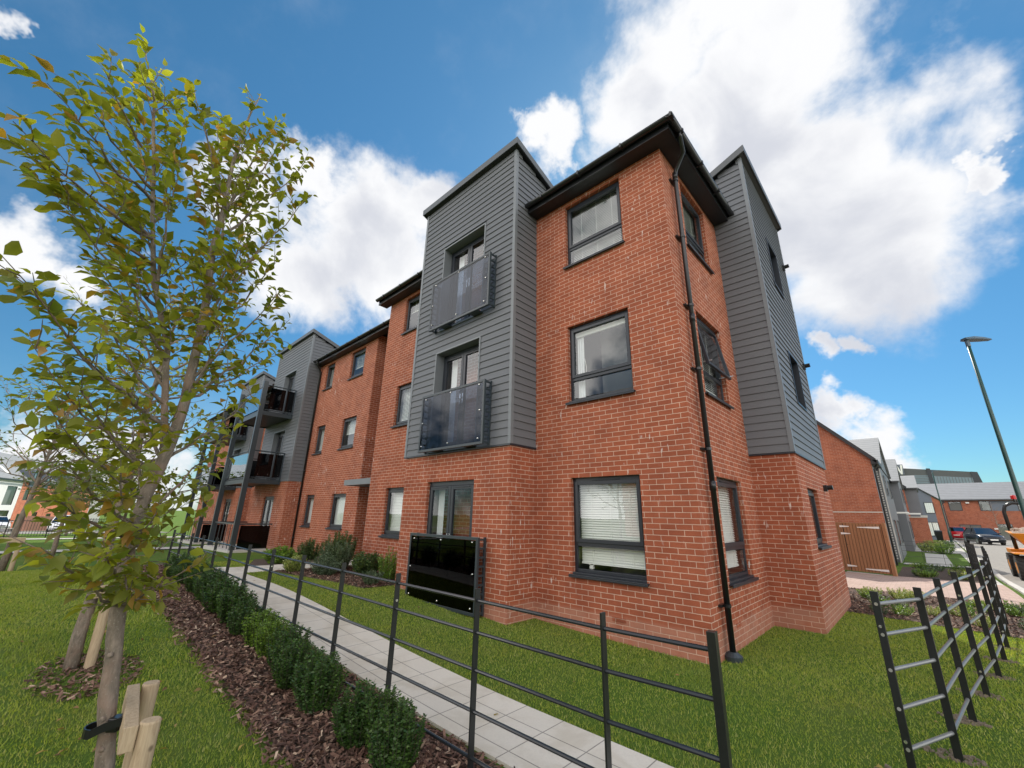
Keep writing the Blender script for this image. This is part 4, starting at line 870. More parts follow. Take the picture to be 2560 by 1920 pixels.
def big_tree():
    t = thing('hornbeam_tree', 'leafy young tree with forked trunk leaning left in front of the lawn, nearest the camera', 'tree', (-1.19, -4.90, 0)); o = Vector((-1.19, -4.90, 0))
    def loc(ps): return [Vector(p)-o for p in ps]
    def dense(ps, k=3):
        r = []
        for a, b_ in zip(ps, ps[1:]):
            for i in range(k): r.append(Vector(a).lerp(Vector(b_), i/k)+rv(.002))
        return r+[Vector(ps[-1])]
    tp = dense(TRK, 4); nT = len(tp)
    tr = MB(); tr.tube(loc(tp), [.040-.012*(i/(nT-1))+.004*math.sin(i*1.7)*rnd.random() for i in range(nT)], 14)
    for z_ in (.42, .55, .83, 1.12):   # old branch collars
        p = interp(TRK, z_)-o; a = rnd.random()*2-1.2; q = Vector((math.cos(a), -math.sin(abs(a))-.3, 0)).normalized(); tr.tube([p+q*.025, p+q*.043, p+q*.048], [.016, .012, .006], 8)
    rp = dense(RST); lp = dense(LST)
    tr.tube(loc(rp), [.026*(1-i/(len(rp)-1))**.9+.0022 for i in range(len(rp))], 10); tr.tube(loc(lp), [.018*(1-i/(len(lp)-1))**.9+.002 for i in range(len(lp))], 10)
    tr.build('trunk', M['bark'], t, smooth=True)
    limbs = MB(); P, D, U, S = [], [], [], []
    for s, z_, x, y, zz in TIPS:
        st = {'L': LST, 'R': RST, 'T': TRK}[s]; a = interp(st, z_-.12); path = [p-o for p in curve(a, (x, y, zz), .10, 8, .010)]; L_ = (path[-1]-path[0]).length
        limbs.tube(path, [max(.0016, (.011 if L_ > .5 else .008)*(1-.9*i/8)) for i in range(9)], 6, False)
        up_ = zz > 2.6
        twig_leaves(path, P, D, U, S, limbs, .075, wind=Vector((.10, -.55, .18)) if (s == 'L' and up_) else Vector((.02, -.2, .0)), tw=.24, dens=1.45, start=.08, lstep=.029)
    for path_, z0 in ((rp, 5), (lp, 5)):
        for k in range(z0, len(path_)-5, 1):
            a = path_[k]-o; an = rnd.random()*6.28; l = .14+.2*rnd.random(); b_ = a+Vector((math.cos(an)*l*.6, math.sin(an)*l*.6, l*.8)); pth = curve(a, b_, .08, 5, .01)
            limbs.tube(pth, [.004, .0035, .003, .0025, .002, .0012], 5, False); twig_leaves(pth, P, D, U, S, limbs, .080, tw=.2, start=.1, dens=1.6)
    for path_ in (rp, lp): twig_leaves([q-o for q in path_[-6:]], P, D, U, S, limbs, .066, tw=.16, dens=.9, start=.05)
    limbs.build('branches', M['bark'], t, smooth=True); leaves('crown', P, D, U, S, M['leaf'], t, True)
    return len(P)
NL = big_tree(); print('leaves', NL)
def gen_tree(name, label, x, y, h, r, cb, nb, mat_, lsize, tr=.05, dens=1., lean=(0, 0), bare=0., group=None, cat='tree', up_=.6, lift=.02, lstep=.05):
    z0 = gz(x, y); t = thing(name, label, cat, (x, y, z0), group); n = 10
    tp = [Vector((lean[0]*(i/n)**1.3, lean[1]*(i/n)**1.3, -.1+(h*.97+.1)*i/n))+(rv(.012*h*.3) if i else Vector()) for i in range(n+1)]
    m_ = MB(); m_.tube(tp, [tr*(1-.93*i/n)+.003 for i in range(n+1)], 9); m_.build('trunk', M['bark'], t, smooth=True)
    limbs = MB(); P, D, U, S = [], [], [], []
    for k in range(nb):
        f = (k+.5*rnd.random())/nb; zz = cb+(h*.93-cb)*f; i = min(n-1, int(max(0, zz)/h*n)); a = tp[i].lerp(tp[i+1], .5); a.z = zz
        an = k*2.4+rnd.random()*.8; l = r*(.5+.65*math.sin(math.pi*min(1, f*.85+.18)))*(.75+.4*rnd.random()); b_ = a+Vector((math.cos(an)*l, math.sin(an)*l, l*up_*(.6+.7*rnd.random())))
        path = curve(a, b_, lift, 6, .025); limbs.tube(path, [max(.002, tr*.32*(1-.9*q/6)) for q in range(7)], 5, False)
        if rnd.random() < bare:
            for q in range(4): p = path[2+q]; e = p+((path[-1]-path[0]).normalized()+rv(.5)+Vector((0, 0, .4))).normalized()*l*.4; limbs.tube([p, p.lerp(e, .5)+rv(.02), e], [.006, .004, .002], 4, False)
            if bare < 1: twig_leaves(path, P, D, U, S, limbs, lsize, tw=.25, dens=.25, start=.75, lstep=lstep*2)
        else: twig_leaves(path, P, D, U, S, limbs, lsize, tw=l*.45, dens=dens, start=.15, lstep=lstep)
    limbs.build('branches', M['bark'], t, smooth=True)
    if P: leaves('crown', P, D, U, S, mat_, t)
    return t
gen_tree('young_tree', 'yellowing young tree standing on the lawn just behind the nearest tree', -3.97, -4.95, 4.1, .85, 1.5, 26, M['leaf2'], .075, .055, dens=1.1, lstep=.045)
gen_tree('bare_tree', 'thin half bare tree with dark upswept twigs at the left edge of the lawn', -12.9, -5.86, 4.0, 1.15, 1.5, 26, M['leafdark'], .085, .07, dens=.8, bare=.72, up_=1.25, lean=(.3, .2))
gen_tree('round_tree', 'small dense round crowned tree beyond the bare tree', -18.5, -5.05, 3.5, 1.05, 1.4, 34, M['leafdark'], .10, .07, dens=1.7, up_=.35, lstep=.07)
gen_tree('street_tree', 'leafless sapling by the red and grey cars', 7.6, 62, 4.2, 1.0, 1.0, 14, M['leafdark'], .1, .05, bare=1.)
for i, (x, y, h) in enumerate([(-48, -1.5, 4.5), (-44, -4.2, 4.2), (-25.5, -3.4, 3.8), (-31, -1.9, 4.4)]): gen_tree('park_tree', ['bushy far tree beyond the railing, nearest the end of the long brick block', 'bushy far tree in front of the orange brick houses', 'small bushy tree on the lawn just before the first pale cross path', 'bushy tree on the grass off the far end of the brick block, before the railing'][i], x, y, h, 1.4, 1.5, 26, M['leafdark'], .2, .08, dens=.9, up_=.4, lstep=.16)
FALL()
# ---- stakes
def stakes(name, label, spots, topz, bar, strap, trunk, tr):
    t = thing(name, label, 'tree stake', (spots[0][0], spots[0][1], 0)); o = Vector((spots[0][0], spots[0][1], 0))
    for (x, y) in spots:
        m_ = MB(); prof = [(.040*math.cos(a), .040*math.sin(a)) for a in [R(15*i) for i in range(24)]]; p = Vector((x, y, 0))-o; k = len(prof); z0, z1 = gz(x, y)-.2, topz
        m_.v = [(p.x+a, p.y+b_, z0) for a, b_ in prof]+[(p.x+a, p.y+b_, z1-.008) for a, b_ in prof]+[(p.x+a*.9, p.y+b_*.9, z1) for a, b_ in prof]
        for i in range(k): j = (i+1) % k; m_.f += [(i, j, k+j, k+i), (k+i, k+j, 2*k+j, 2*k+i)]
        m_.f.append(tuple(2*k+i for i in range(k))); m_.build('stake', M['stake'], t)
    a, b_, n = bar; a = Vector(a)-o; b_ = Vector(b_)-o; d = (b_-a).normalized(); n = Vector(n)
    m_ = MB(); m_.obox(a-d*.03, (b_-a)+d*.06, n*.055, (0, 0, .10)); m_.build('crossbar', M['stake'], t, bevel=.004)
    if strap:
        m_ = MB(); c = Vector(trunk)-o; mid = (a+b_)/2+Vector((0, 0, .045)); e = (mid-c); e.z = 0; e.normalize(); s = Vector((-e.y, e.x, 0)); ps = []
        for k in range(9): an = math.pi*(.5+k/8); ps.append(c+(e*math.cos(an)+s*math.sin(an))*(tr+.006))
        loop = [mid+s*.045+e*.03]+[ps[0].lerp(mid+s*.05, .5)]+ps+[ps[-1].lerp(mid-s*.05, .5)]+[mid-s*.045+e*.03]
        for q in range(len(loop)-1):
            p0, p1 = loop[q], loop[q+1]; m_.quad(p0-Vector((0, 0, .019)), p1-Vector((0, 0, .019)), p1+Vector((0, 0, .019)), p0+Vector((0, 0, .019)))
        so_ = m_.build('strap', M['black'], t); md = so_.modifiers.new('thick', 'SOLIDIFY'); md.thickness = .006
        m_ = MB(); m_.obox((c+mid)/2-s*.03-Vector((0, 0, .03)), s*.06, e*.05, (0, 0, .06)); m_.build('buffer_block', M['black'], t, bevel=.006)
stakes('tree_stakes', 'two round timber stakes with crossbar and black strap holding the nearest trunk', [(-1.40, -4.80), (-.84, -4.87)], .605, ((-1.42, -4.90, .50), (-.86, -4.965, .50), (.12, .99, 0)), True, (-1.2, -5.0, .50), .056)
stakes('tree_stakes', 'two thin timber stakes joined by a pale rail beside the second trunk', [(-3.88, -4.84), (-3.98, -4.70)], .78, ((-3.80, -4.95, .74), (-3.93, -4.74, .74), (.85, .5, 0)), True, (-3.97, -4.95, .72), .04)
stakes('tree_stakes', 'two grey timber stakes with rail at the foot of the half bare tree', [(-12.75, -6.15), (-12.55, -5.7)], .85, ((-12.75, -6.2, .78), (-12.55, -5.66, .78), (1, 0, 0)), False, (-12.9, -5.86, .7), .05)
# ---- hedge plants
def shrub_meshes(n, r, h, ls, mat_, upright=1., stem=True, name='foliage'):
    """one upright clump of leafy shoots"""
    P, D, U, S = [], [], [], []; st = MB()
    for k in range(n):
        a = rnd.random()*6.283; rr = r*math.sqrt(rnd.random())*.85; b0 = Vector((math.cos(a)*rr*.45, math.sin(a)*rr*.45, 0)); hh = h*(.62+.42*rnd.random())*(1-.32*(rr/r)**2)
        e = Vector((math.cos(a)*rr, math.sin(a)*rr, hh)); mid = b0.lerp(e, .5)+Vector((math.cos(a)*rr*.12, math.sin(a)*rr*.12, 0)); q = [b0, mid, e]; st.tube(q, [.004, .003, .0015], 4, False)
        m_ = int(hh/(ls*.30)); s = 0
        for j in range(m_):
            t_ = .10+.90*j/m_; p = (q[0].lerp(q[1], t_*2) if t_ < .5 else q[1].lerp(q[2], t_*2-1)); s += 1.57+rnd.random()*.5
            for f in (0, math.pi):
                dd = Vector((math.cos(s+f), math.sin(s+f), .55*upright+rnd.random()*.5)); P.append(tuple(p+rv(.003))); D.append(tuple(dd)); U.append(tuple(Vector((0, 0, 1))+rv(.8))); S.append(ls*(.7+.6*rnd.random())*(1-.25*t_))
    return P, D, U, S, st
def shrub(name, label, cat, x, y, n, r, h, ls, mat_, upright=1., group=None):
    t = thing(name, label, cat, (x, y, gz(x, y)+.0), group); P, D, U, S, st = shrub_meshes(n, r, h, ls, mat_, upright)
    st.build('stems', M['stem'], t); leaves('foliage', P, D, U, S, mat_, t); return t
hx = [(-.72,-3.60),(-.97,-3.50),(-1.2,-3.60),(-1.85,-3.60),(-2.1,-3.54),(-2.42,-3.6),(-3.25,-3.52),(-3.65,-3.52),(-2.78,-3.52),(-4.15,-3.54),(-4.7,-3.5),(-5.3,-3.5),(-6.0,-3.48),(-6.9,-3.46),(-7.9,-3.44),(-9.0,-3.43)]
protos = []
for i, (x, y) in enumerate(hx):
    light = i in (6, 7); lab = f'{ORD[i]} clipped box plant counted from the camera in the hedge row by the fence'
    if light: lab = ['brighter green box plant in the middle of the hedge row, the nearer of two', 'brighter green box plant in the middle of the hedge row, the farther of two'][i-6]
    if i < 3 or i == 6: p = shrub('box_plant', lab, 'hedge plant', x, y, 88, .205, .39, .031, M['boxlight'] if light else M['box'], upright=.15, group='box plants in the hedge row'); protos.append(p)
    else:
        src = protos[-1] if light else protos[i % 3]; p = copy_tree(src); p.location = (x, y, gz(x, y)); p.rotation_euler = (0, 0, rnd.random()*6.28); p['label'] = lab
        k = 1.0+.15*rnd.random()+(.15 if i > 9 else 0); p.scale = (k*(1.3 if i > 9 else 1), k, k*.95)
shrub('small_plant', 'small bright green sprig at the path edge in front of the hedge', 'plant', .12, -3.42, 9, .07, .20, .026, M['boxlight'])
bed = [('rosemary_bush', 'tall dark bush touching the brick wall at the far end of the shrub bed', -8.4, -.45, 60, .38, .75, .05, 'shrubdark'), ('grey_bush', 'rounded grey green bush in front of the entrance return wall', -7.9, -.75, 70, .36, .58, .04, 'shrubgrey'),
 ('lime_plant', 'lime variegated low plant at the path corner of the shrub bed', -8.45, -1.40, 34, .26, .30, .05, 'shrublime'), ('grey_bush', 'low silvery bush in the middle of the shrub bed', -7.55, -1.10, 55, .32, .36, .04, 'shrubgrey'),
 ('strap_leaf_plant', 'dark strap leaved plant against the wall under the ground floor window', -6.95, -.50, 44, .32, .45, .08, 'shrubdark'), ('rose_bush', 'sparse upright bush with yellowish tips beside the bay wall', -6.15, -.40, 22, .26, .55, .045, 'boxlight'),
 ('grey_bush', 'small grey leaved plant at the lawn edge nearest the boarded bay', -5.98, -.90, 30, .2, .24, .035, 'shrubgrey'), ('broad_leaf_plant', 'broad leaved green clump beside the entrance path', -10.4, -1.1, 40, .36, .38, .09, 'boxlight'), ('grey_bush', 'dull green bush left of the entrance path near the wall', -10.9, -.1, 40, .34, .5, .05, 'shrubdark')]
for nm, lab, x, y, n, r, h, ls, mt in bed: shrub(nm, lab, 'shrub', x, y, int(n*1.5), r*1.25, h*1.2, ls*1.05, M[mt], upright=.5)
k = 0
for i in range(26):
    x = .75+2.3*rnd.random(); y = 5.0+3.1*rnd.random(); k += 1
    if x < XB+.25 and y < YB1+.2: continue
    if i < 3: p = shrub('ground_cover_plant', '', 'shrub', x, y, 20, .24, .20, .035, M[['shrubgrey', 'shrublime', 'boxlight'][i]], upright=.4); protos.append(p)
    else: p = copy_tree(protos[-1-(i % 3)]); p.location = (x, y, gz(x, y)); p.rotation_euler = (0, 0, rnd.random()*6.28); s = .7+.5*rnd.random(); p.scale = (s, s, s)
    p['label'] = 'low straggling plant among the bark chips of the bed between lawn and driveway'; p['group'] = 'low plants in the bed by the driveway'
for i in range(14):
    x = 1.2+1.7*rnd.random(); y = 14.3+5.4*rnd.random(); p = copy_tree(protos[-1-(i % 3)]); p.location = (x, y, gz(x, y)); s = .9+.9*rnd.random(); p.scale = (s, s, s*.9); p.rotation_euler = (0, 0, i)
    p['label'] = 'low plant in the mulched bed beyond the driveway in front of the brick house'; p['group'] = 'low plants in the bed beyond the driveway'
for i in range(8):
    x = 1.5+1.9*rnd.random(); y = 32.5+1.4*rnd.random()+i*1.6; p = copy_tree(protos[-1-(i % 3)]); p.location = (x, y, gz(x, y)); s = 2+1.2*rnd.random(); p.scale = (s, s, s); p.rotation_euler = (0, 0, i)
    p['label'] = 'bush in the far front gardens along the road'; p['group'] = 'bushes in the far front gardens'

# ================================================================== STREET TO THE RIGHT
def simple_window(par, P, u0, u1, z0, z1, split=None, blind=False, d=.05, door=False, on=False):
    if on: P = (lambda u, z, dd=0., P=P: P(u, z, dd*.25-.055))
    m_ = MB(); f = .055
    for a in ((u0, u0+f, z0, z1), (u1-f, u1, z0, z1), (u0+f, u1-f, z0, z0+f), (u0+f, u1-f, z1-f, z1)): pbox(m_, P, *a, -.012, d)
    for sp in (split or ()): pbox(m_, P, sp-.03, sp+.03, z0+f, z1-f, -.010, d)
    w = m_.build('door' if door else 'window', M['frame'], par); g = MB()
    g.quad(P(u0+f, z0+f, .02), P(u1-f, z0+f, .02), P(u1-f, z1-f, .02), P(u0+f, z1-f, .02)); g.build('pane', M['glass'], w)
    if blind:
        b_ = MB(); k = max(3, int((u1-u0)/.16))
        for i in range(k): a = u0+f+(u1-u0-2*f)*i/k; b_.quad(P(a, z0+f, .06), P(a+(u1-u0)/k*.82, z0+f, .06), P(a+(u1-u0)/k*.82, z1-f, .06), P(a, z1-f, .06))
        b_.build('blind', M['blind'], w)
    r = MB(); pbox(r, P, u0+.01, u1-.01, z0+.01, z1-.01, *((.17, .2) if on else (.3, .32))); r.build('room', M['room'], w)
    return w
def wallb(par, P, u0, u1, z0, z1, ops, mt, name='wall'):
    m_ = MB(); wall(m_, P, u0, u1, z0, z1, ops, .1); return m_.build(name, mt, par)
# first brick house beyond the driveway: gable towards us
h1 = thing('brick_house', 'brick house with plain gable end and tiled front wings beyond the timber gates', 'house', (0, 0, 0))
gzr = -.35
def gable(par, P, u0, u1, z0, ze, ur, zr, mt, depth):
    m_ = MB(); m_.poly([P(u0, z0), P(u1, z0), P(u1, ze), P(ur, zr), P(u0, ze)]); return m_.build('gable_wall', mt, par)
y0, y1, xe, xw, xr_, zr_ = 20., 44., .76, -7.8, -3.5, 9.0
gable(h1, PA(y0), xw, xe, gzr, 4.42, xr_, zr_, M['brick_far'], 0)
mb = MB(); mb.box(xw, xe+.006, y0-.012, y0-.001, 1.98, 2.02); mb.build('string_course', M['stone'], h1)
wallb(h1, PB(xe), y0, y1, gzr, 4.42, [], M['clad'], 'front_wall')
mb = MB(); mb.quad((xe+.2, y0-.12, 4.22), (xe+.2, y1, 4.22), (xr_, y1, zr_+.06), (xr_, y0-.12, zr_+.06)); mb.quad((xw-.2, y1, 4.22), (xw-.2, y0-.12, 4.22), (xr_, y0-.12, zr_+.06), (xr_, y1, zr_+.06)); mb.build('roof', M['tilefar'], h1)
mb = MB()
for a, b_ in ((xe+.2, 1), (xw-.2, -1)): mb.hexa([(a, y0-.16, 4.14), (xr_, y0-.16, zr_-.04), (xr_, y0-.06, zr_-.04), (a, y0-.06, 4.14), (a, y0-.16, 4.36), (xr_, y0-.16, zr_+.2), (xr_, y0-.06, zr_+.2), (a, y0-.06, 4.36)])
mb.box(xe, xe+.26, y0-.16, y0+2.2, 4.12, 4.3); mb.build('verge_board', M['soffit'], h1)
mb = MB(); mb.tube([(xe+.20, y0+.15, 4.15), (xe+.06, y0+.1, 3.9), (xe+.06, y0+.1, -.2)], .04, 8); mb.build('downpipe', M['black'], h1)
def wing(par, y0, y1, x0, x1, ze, zr, wallm=None):
    ym = (y0+y1)/2; m_ = MB(); m_.poly([(x1, y0, gzr), (x1, y1, gzr), (x1, y1, ze), (x1, ym, zr), (x1, y0, ze)]); m_.quad((x0, y0, gzr), (x1, y0, gzr), (x1, y0, ze), (x0, y0, ze)); m_.quad((x0, y1, gzr), (x1, y1, gzr), (x1, y1, ze), (x0, y1, ze))
    w = m_.build('wing_wall', wallm or M['clad'], par); r = MB()
    for ya, s in ((y0-.25, 1), (y1+.25, -1)):
        r.hexa([(x0-1.5, ya, ze-.12), (x1+.12, ya, ze-.12), (x1+.12, ym, zr), (x0-1.5, ym, zr), (x0-1.5, ya, ze-.02), (x1+.12, ya, ze-.02), (x1+.12, ym, zr+.1), (x0-1.5, ym, zr+.1)])
    r.build('wing_roof', M['tile'], w)
    g = MB(); g.box(x0, x1+.05, y0-.33, y0-.24, ze-.16, ze-.06); g.build('gutter', M['black'], w); return w
w1 = wing(h1, 22.2, 30.5, .0, .92, 4.35, 6.15); w2 = wing(h1, 34, 42, .0, 1.25, 4.35, 6.15)
for y_ in (24, 28, 36, 40):
    X_ = .92 if y_ < 32 else 1.25
    for za, zb in ((2.9, 3.9), (.5, 1.7)): simple_window(h1, PB(X_), y_-.5, y_+.5, za, zb, on=True)
for y_, X_ in ((31.8, 1.75), (35.5, 2.3)):
    mb = MB(); mb.box(.7, X_-.3, y_, y_+1.3, 2.15, 2.24); mb.build('porch_canopy', M['white'], h1)
mb = MB()
for k in range(36): mb.box(.77, .86, 21.2, 21.3, .0+.11*k, .055+.11*k)
mb.tube([(.9, 22.0, -.2), (.9, 22.0, 4.2)], .03, 6); mb.build('lit_pier_edge', M['stone'], h1)  # pale stone blocks stand in for light on the brick pier edges
# second house with the low garage wall
h2 = thing('brick_house', 'second brick house with dark boarded projection over a low brick garage', 'house', (0, 48, 0))
def sh(P, dy): return lambda u, z, d=0.: tuple(Vector(P(u, z, d))-Vector((0, dy, 0)))
mb = MB(); mb.poly([(-6, 0, gzr), (1.30, 0, gzr), (1.30, 0, 4.75), (-.8, 0, 7.2), (-2.6, 0, 8.6), (-6, 0, 5)]); mb.build('gable_wall', M['brick_far'], h2)
mb = MB(); mb.hexa([(1.5, -.15, 4.5), (-2.6, -.15, 8.62), (-2.6, -.02, 8.62), (1.5, -.02, 4.5), (1.5, -.15, 4.78), (-2.6, -.15, 8.92), (-2.6, -.02, 8.92), (1.5, -.02, 4.78)]); mb.build('verge_board', M['soffit'], h2)
mb = MB(); mb.quad((1.5, -.1, 4.66), (1.5, 14, 4.66), (-2.6, 14, 8.8), (-2.6, -.1, 8.8)); mb.build('roof', M['tilefar'], h2)
mb = MB(); mb.tube([(1.35, -.1, 4.6), (.98, -.06, 4.45), (.96, -.06, 4.2), (1.1, -.06, 2.2)], .045, 6); mb.build('downpipe', M['black'], h2)
w = wing(h2, 2, 9, .8, 2.15, 4.8, 6.1); 
mb = MB(); mb.box(.35, 2.33, -1.3, 1.9, gzr, 2.05); mb.build('garage_wall', M['brick_far'], h2); mb = MB(); mb.box(.30, 2.38, -1.35, 1.95, 2.051, 2.12); mb.box(1.95, 2.4, -1.36, -1.0, 2.121, 2.24); mb.build('coping', M['stone'], h2)
# third house, gable of grey panel and brick
h3 = thing('brick_house', 'third house with blue grey panelled gable and white blinds behind the red car', 'house', (0, 65, 0))
mb = MB(); mb.poly([(-3, 0, -.6), (3.28, 0, -.6), (3.28, 0, 4.66), (2.19, 0, 5.6), (-.4, 0, 7.8), (-3, 0, 5.6)]); mb.build('panelled_wall', M['panelgrey'], h3)
mb = MB(); mb.poly([(3.281, -.002, -.6), (4.02, -.002, -.6), (4.02, -.002, 4.0), (3.281, -.002, 4.64)]); mb.quad((4.02, 0, -.6), (4.02, 15, -.6), (4.02, 15, 4.0), (4.02, 0, 4.0)); mb.build('wall', M['brick_far'], h3)
mb = MB(); mb.hexa([(4.3, -.15, 3.86), (-.4, -.15, 7.75), (-.4, -.01, 7.75), (4.3, -.01, 3.86), (4.3, -.15, 4.0), (-.4, -.15, 7.93), (-.4, -.01, 7.93), (4.3, -.01, 4.0)]); mb.build('verge_board', M['soffit'], h3)
mb = MB(); mb.quad((4.3, -.1, 3.97), (4.3, 15, 3.97), (-.4, 15, 7.85), (-.4, -.1, 7.85)); mb.build('roof', M['tilefar'], h3)
P3 = lambda u, z, d=0.: (u, d-.01, z)
simple_window(h3, P3, 2.50, 3.30, 2.72, 3.95, blind=True, on=True); simple_window(h3, P3, 2.35, 3.30, .2, 1.75, split=(2.75,), blind=True, on=True)
mb = MB(); mb.tube([(4.1, -.1, 3.9), (4.1, -.1, -.4)], .05, 6); mb.build('downpipe', M['black'], h3)
# far terrace across the end of the road
tf = thing('terraced_houses', 'long brick terrace with light grey tiled roof across the end of the road', 'houses', (0, 80, 0))
P4 = lambda u, z, d=0.: (u, d, z)
far_ops = [(5.1, 6.35, 3.35, 4.55), (8.0, 9.0, 3.35, 4.6), (11.4, 12.4, 3.35, 4.6), (14.2, 15.4, 3.35, 4.6), (18, 19.2, 3.35, 4.6)]
mb = MB(); mb.quad(P4(4.0, -1), P4(26, -1), P4(26, 4.85), P4(4.0, 4.85)); mb.build('wall', M['brick_far'], tf)
for a, b_, c, d in far_ops: simple_window(tf, P4, a, b_, c, d, on=True)
simple_window(tf, P4, 5.6, 7.6, -.2, 1.55, split=(6.6,), on=True); simple_window(tf, P4, 12.4, 14.4, .0, 1.5, split=(13.4,), on=True); simple_window(tf, P4, 9.1, 10.4, -.6, 1.7, door=True, on=True)
mb = MB(); mb.box(9.02, 11.38, -.03, -.002, 3.35, 4.6); mb.build('grey_panel', M['panelgrey'], tf)
for u, z_ in ((6.95, 4.4), (8.9, 1.1), (12.0, 1.05)): mb = MB(); mb.prism([(u-.16, z_-.1), (u+.16, z_-.1), (u+.2, z_+.08), (u-.2, z_+.08)], 'y', -.18, -.01); mb.build('wall_lamp', M['white'], tf)
mb = MB(); mb.hexa([(1.2, -.35, 4.7), (26, -.35, 4.7), (26, 5, 7.2), (1.2, 5, 7.2), (1.2, -.35, 4.85), (26, -.35, 4.85), (26, 5, 7.35), (1.2, 5, 7.35)]); mb.quad((1.2, 5, 7.3), (26, 5, 7.3), (26, 10, 4.8), (1.2, 10, 4.8)); mb.build('roof', M['tilefar'], tf)
mb = MB(); mb.box(3.9, 26, -.45, -.36, 4.66, 4.8); mb.build('gutter', M['black'], tf)
# big dark shed with the V sign far behind
ds = thing('dark_shed', 'large dark flat roofed building with a strip of glazing far beyond the terrace', 'industrial building', (0, 180, 0))
mb = MB(); mb.hexa([(-14, 0, -2), (18.4, 0, -2), (18.4, 30, -2), (-14, 30, -2), (-14, 0, 20.4), (16.7, 0, 16.5), (16.7, 30, 16.5), (-14, 30, 20.4)]); mb.build('wall', M['far_dark'], ds)
mb = MB(); mb.hexa([(7.2, -.05, 8), (15.6, -.05, 8), (15.6, -.01, 8), (7.2, -.01, 8), (7.0, -.05, 15.8), (15.6, -.05, 14.9), (15.6, -.01, 14.9), (7.0, -.01, 15.8)])
mb.hexa([(2.6, -.05, 8), (6.2, -.05, 8), (6.2, -.01, 8), (2.6, -.01, 8), (2.6, -.05, 16.2), (6.1, -.05, 16.0), (6.1, -.01, 16.0), (2.6, -.01, 16.2)])
gl_ = mb.build('glazing', M['far_glass'], ds); mb = MB()
for k in range(13): mb.box(7.3+.65*k, 7.4+.65*k, -.12, -.051, 8, 15.7-.07*k)
for k in range(7): mb.box(2.6, 6.2, -.12, -.051, 12.6+.5*k, 12.75+.5*k)
mb.build('mullions', M['far_dark'], gl_)
mb = MB(); mb.hexa([(6.2, -.3, 8), (7.2, -.3, 8), (7.2, .0, 8), (6.2, .0, 8), (6.0, -.3, 18.2), (6.9, -.3, 18.1), (6.9, .0, 18.1), (6.0, .0, 18.2)]); mb.hexa([(15.6, -.3, 8), (18.0, -.3, 8), (18.0, 0, 8), (15.6, 0, 8), (15.4, -.3, 16.7), (16.75, -.3, 16.5), (16.75, 0, 16.5), (15.4, 0, 16.7)]); mb.build('pier', M['frame'], ds)
vs = thing('letter_sign', 'white letter V sign on the roof edge of the far dark building', 'sign', (-.8, 179.4, 16.5))
mb = MB(); mb.hexa([(-.6, .1, .0), (1.6, .1, .0), (1.6, .3, .0), (-.6, .3, 0), (-.6, .1, 3.3), (1.6, .1, 3.2), (1.6, .3, 3.2), (-.6, .3, 3.3)]); mb.build('backing', M['panelgrey'], vs)
mb = MB(); mb.hexa([(.75, -.1, .1), (1.1, -.1, .1), (1.1, .09, .1), (.75, .09, .1), (-.3, -.1, 3.0), (.25, -.1, 3.0), (.25, .09, 3.0), (-.3, .09, 3.0)]); mb.hexa([(.80, -.12, .1), (1.12, -.12, .1), (1.12, -.101, .1), (.80, -.101, .1), (.95, -.12, 3.0), (1.5, -.12, 3.0), (1.5, -.101, 3.0), (.95, -.101, 3.0)]); mb.build('letter', M['white'], vs)
# timber gates
gt = thing('timber_gate', 'pair of tall brown close boarded timber gates with pale strap hinges across the driveway', 'gate', (-.55, 14.28, gz(0, 14)))
A_ = Vector((0, 0, 0)); B_ = Vector((1.53, -.50, 0)); dl = (B_-A_).normalized(); nn = Vector((dl.y, -dl.x, 0)).normalized()
gbase = -1.6
def gateleaf(s0, s1, h0, h1):
    m_ = MB(); x = s0; 
    while x < s1-.01:
        w = min(.098, s1-x); t_ = (x-s0)/(s1-s0); hh = h0+(h1-h0)*t_; m_.obox(dl*x+nn*(.0+.006*rnd.random())+Vector((0, 0, .06)), dl*(w-.013), nn*.02, (0, 0, hh-.06)); x += .098
    return m_.build('gate_leaf', M['gate'], gt, bevel=.002)
mb = MB(); mb.obox(dl*-1.6-nn*.012+Vector((0, 0, .06)), dl*3.16, nn*.008, (0, 0, 1.56)); mb.build('gate_backing', M['soffit'], gt)
gl1 = gateleaf(-1.6, .42, 1.66, 1.66); gl2 = gateleaf(.44, 1.56, 1.66, 1.62)
mb = MB(); mb.obox(dl*1.58-nn*.04, dl*.1, nn*.1, (0, 0, 1.66)); mb.build('gate_post', M['gate'], gt)
for l_, s, e, z_ in ((gl2, 1.50, .86, 1.50), (gl2, 1.50, .86, .16), (gl1, .33, .62, 1.52), (gl1, .33, .62, 1.28), (gl1, .33, .62, .22), (gl1, -.6, -.9, 1.5), (gl1, -.4, -.7, .2)):
    m_ = MB(); m_.hexa([tuple(dl*s+nn*.028+Vector((0, 0, z_-.035))), tuple(dl*e+nn*.028+Vector((0, 0, z_-.012))), tuple(dl*e+nn*.036+Vector((0, 0, z_-.012))), tuple(dl*s+nn*.036+Vector((0, 0, z_-.035))), tuple(dl*s+nn*.028+Vector((0, 0, z_+.035))), tuple(dl*e+nn*.028+Vector((0, 0, z_+.012))), tuple(dl*e+nn*.036+Vector((0, 0, z_+.012))), tuple(dl*s+nn*.036+Vector((0, 0, z_+.035)))]); m_.build('hinge', M['white'], l_)
m_ = MB(); m_.obox(dl*.3-nn*.05+Vector((0, 0, -.02)), dl*1.0, nn*.16, (0, 0, .045)); m_.build('threshold', M['stone'], gt)
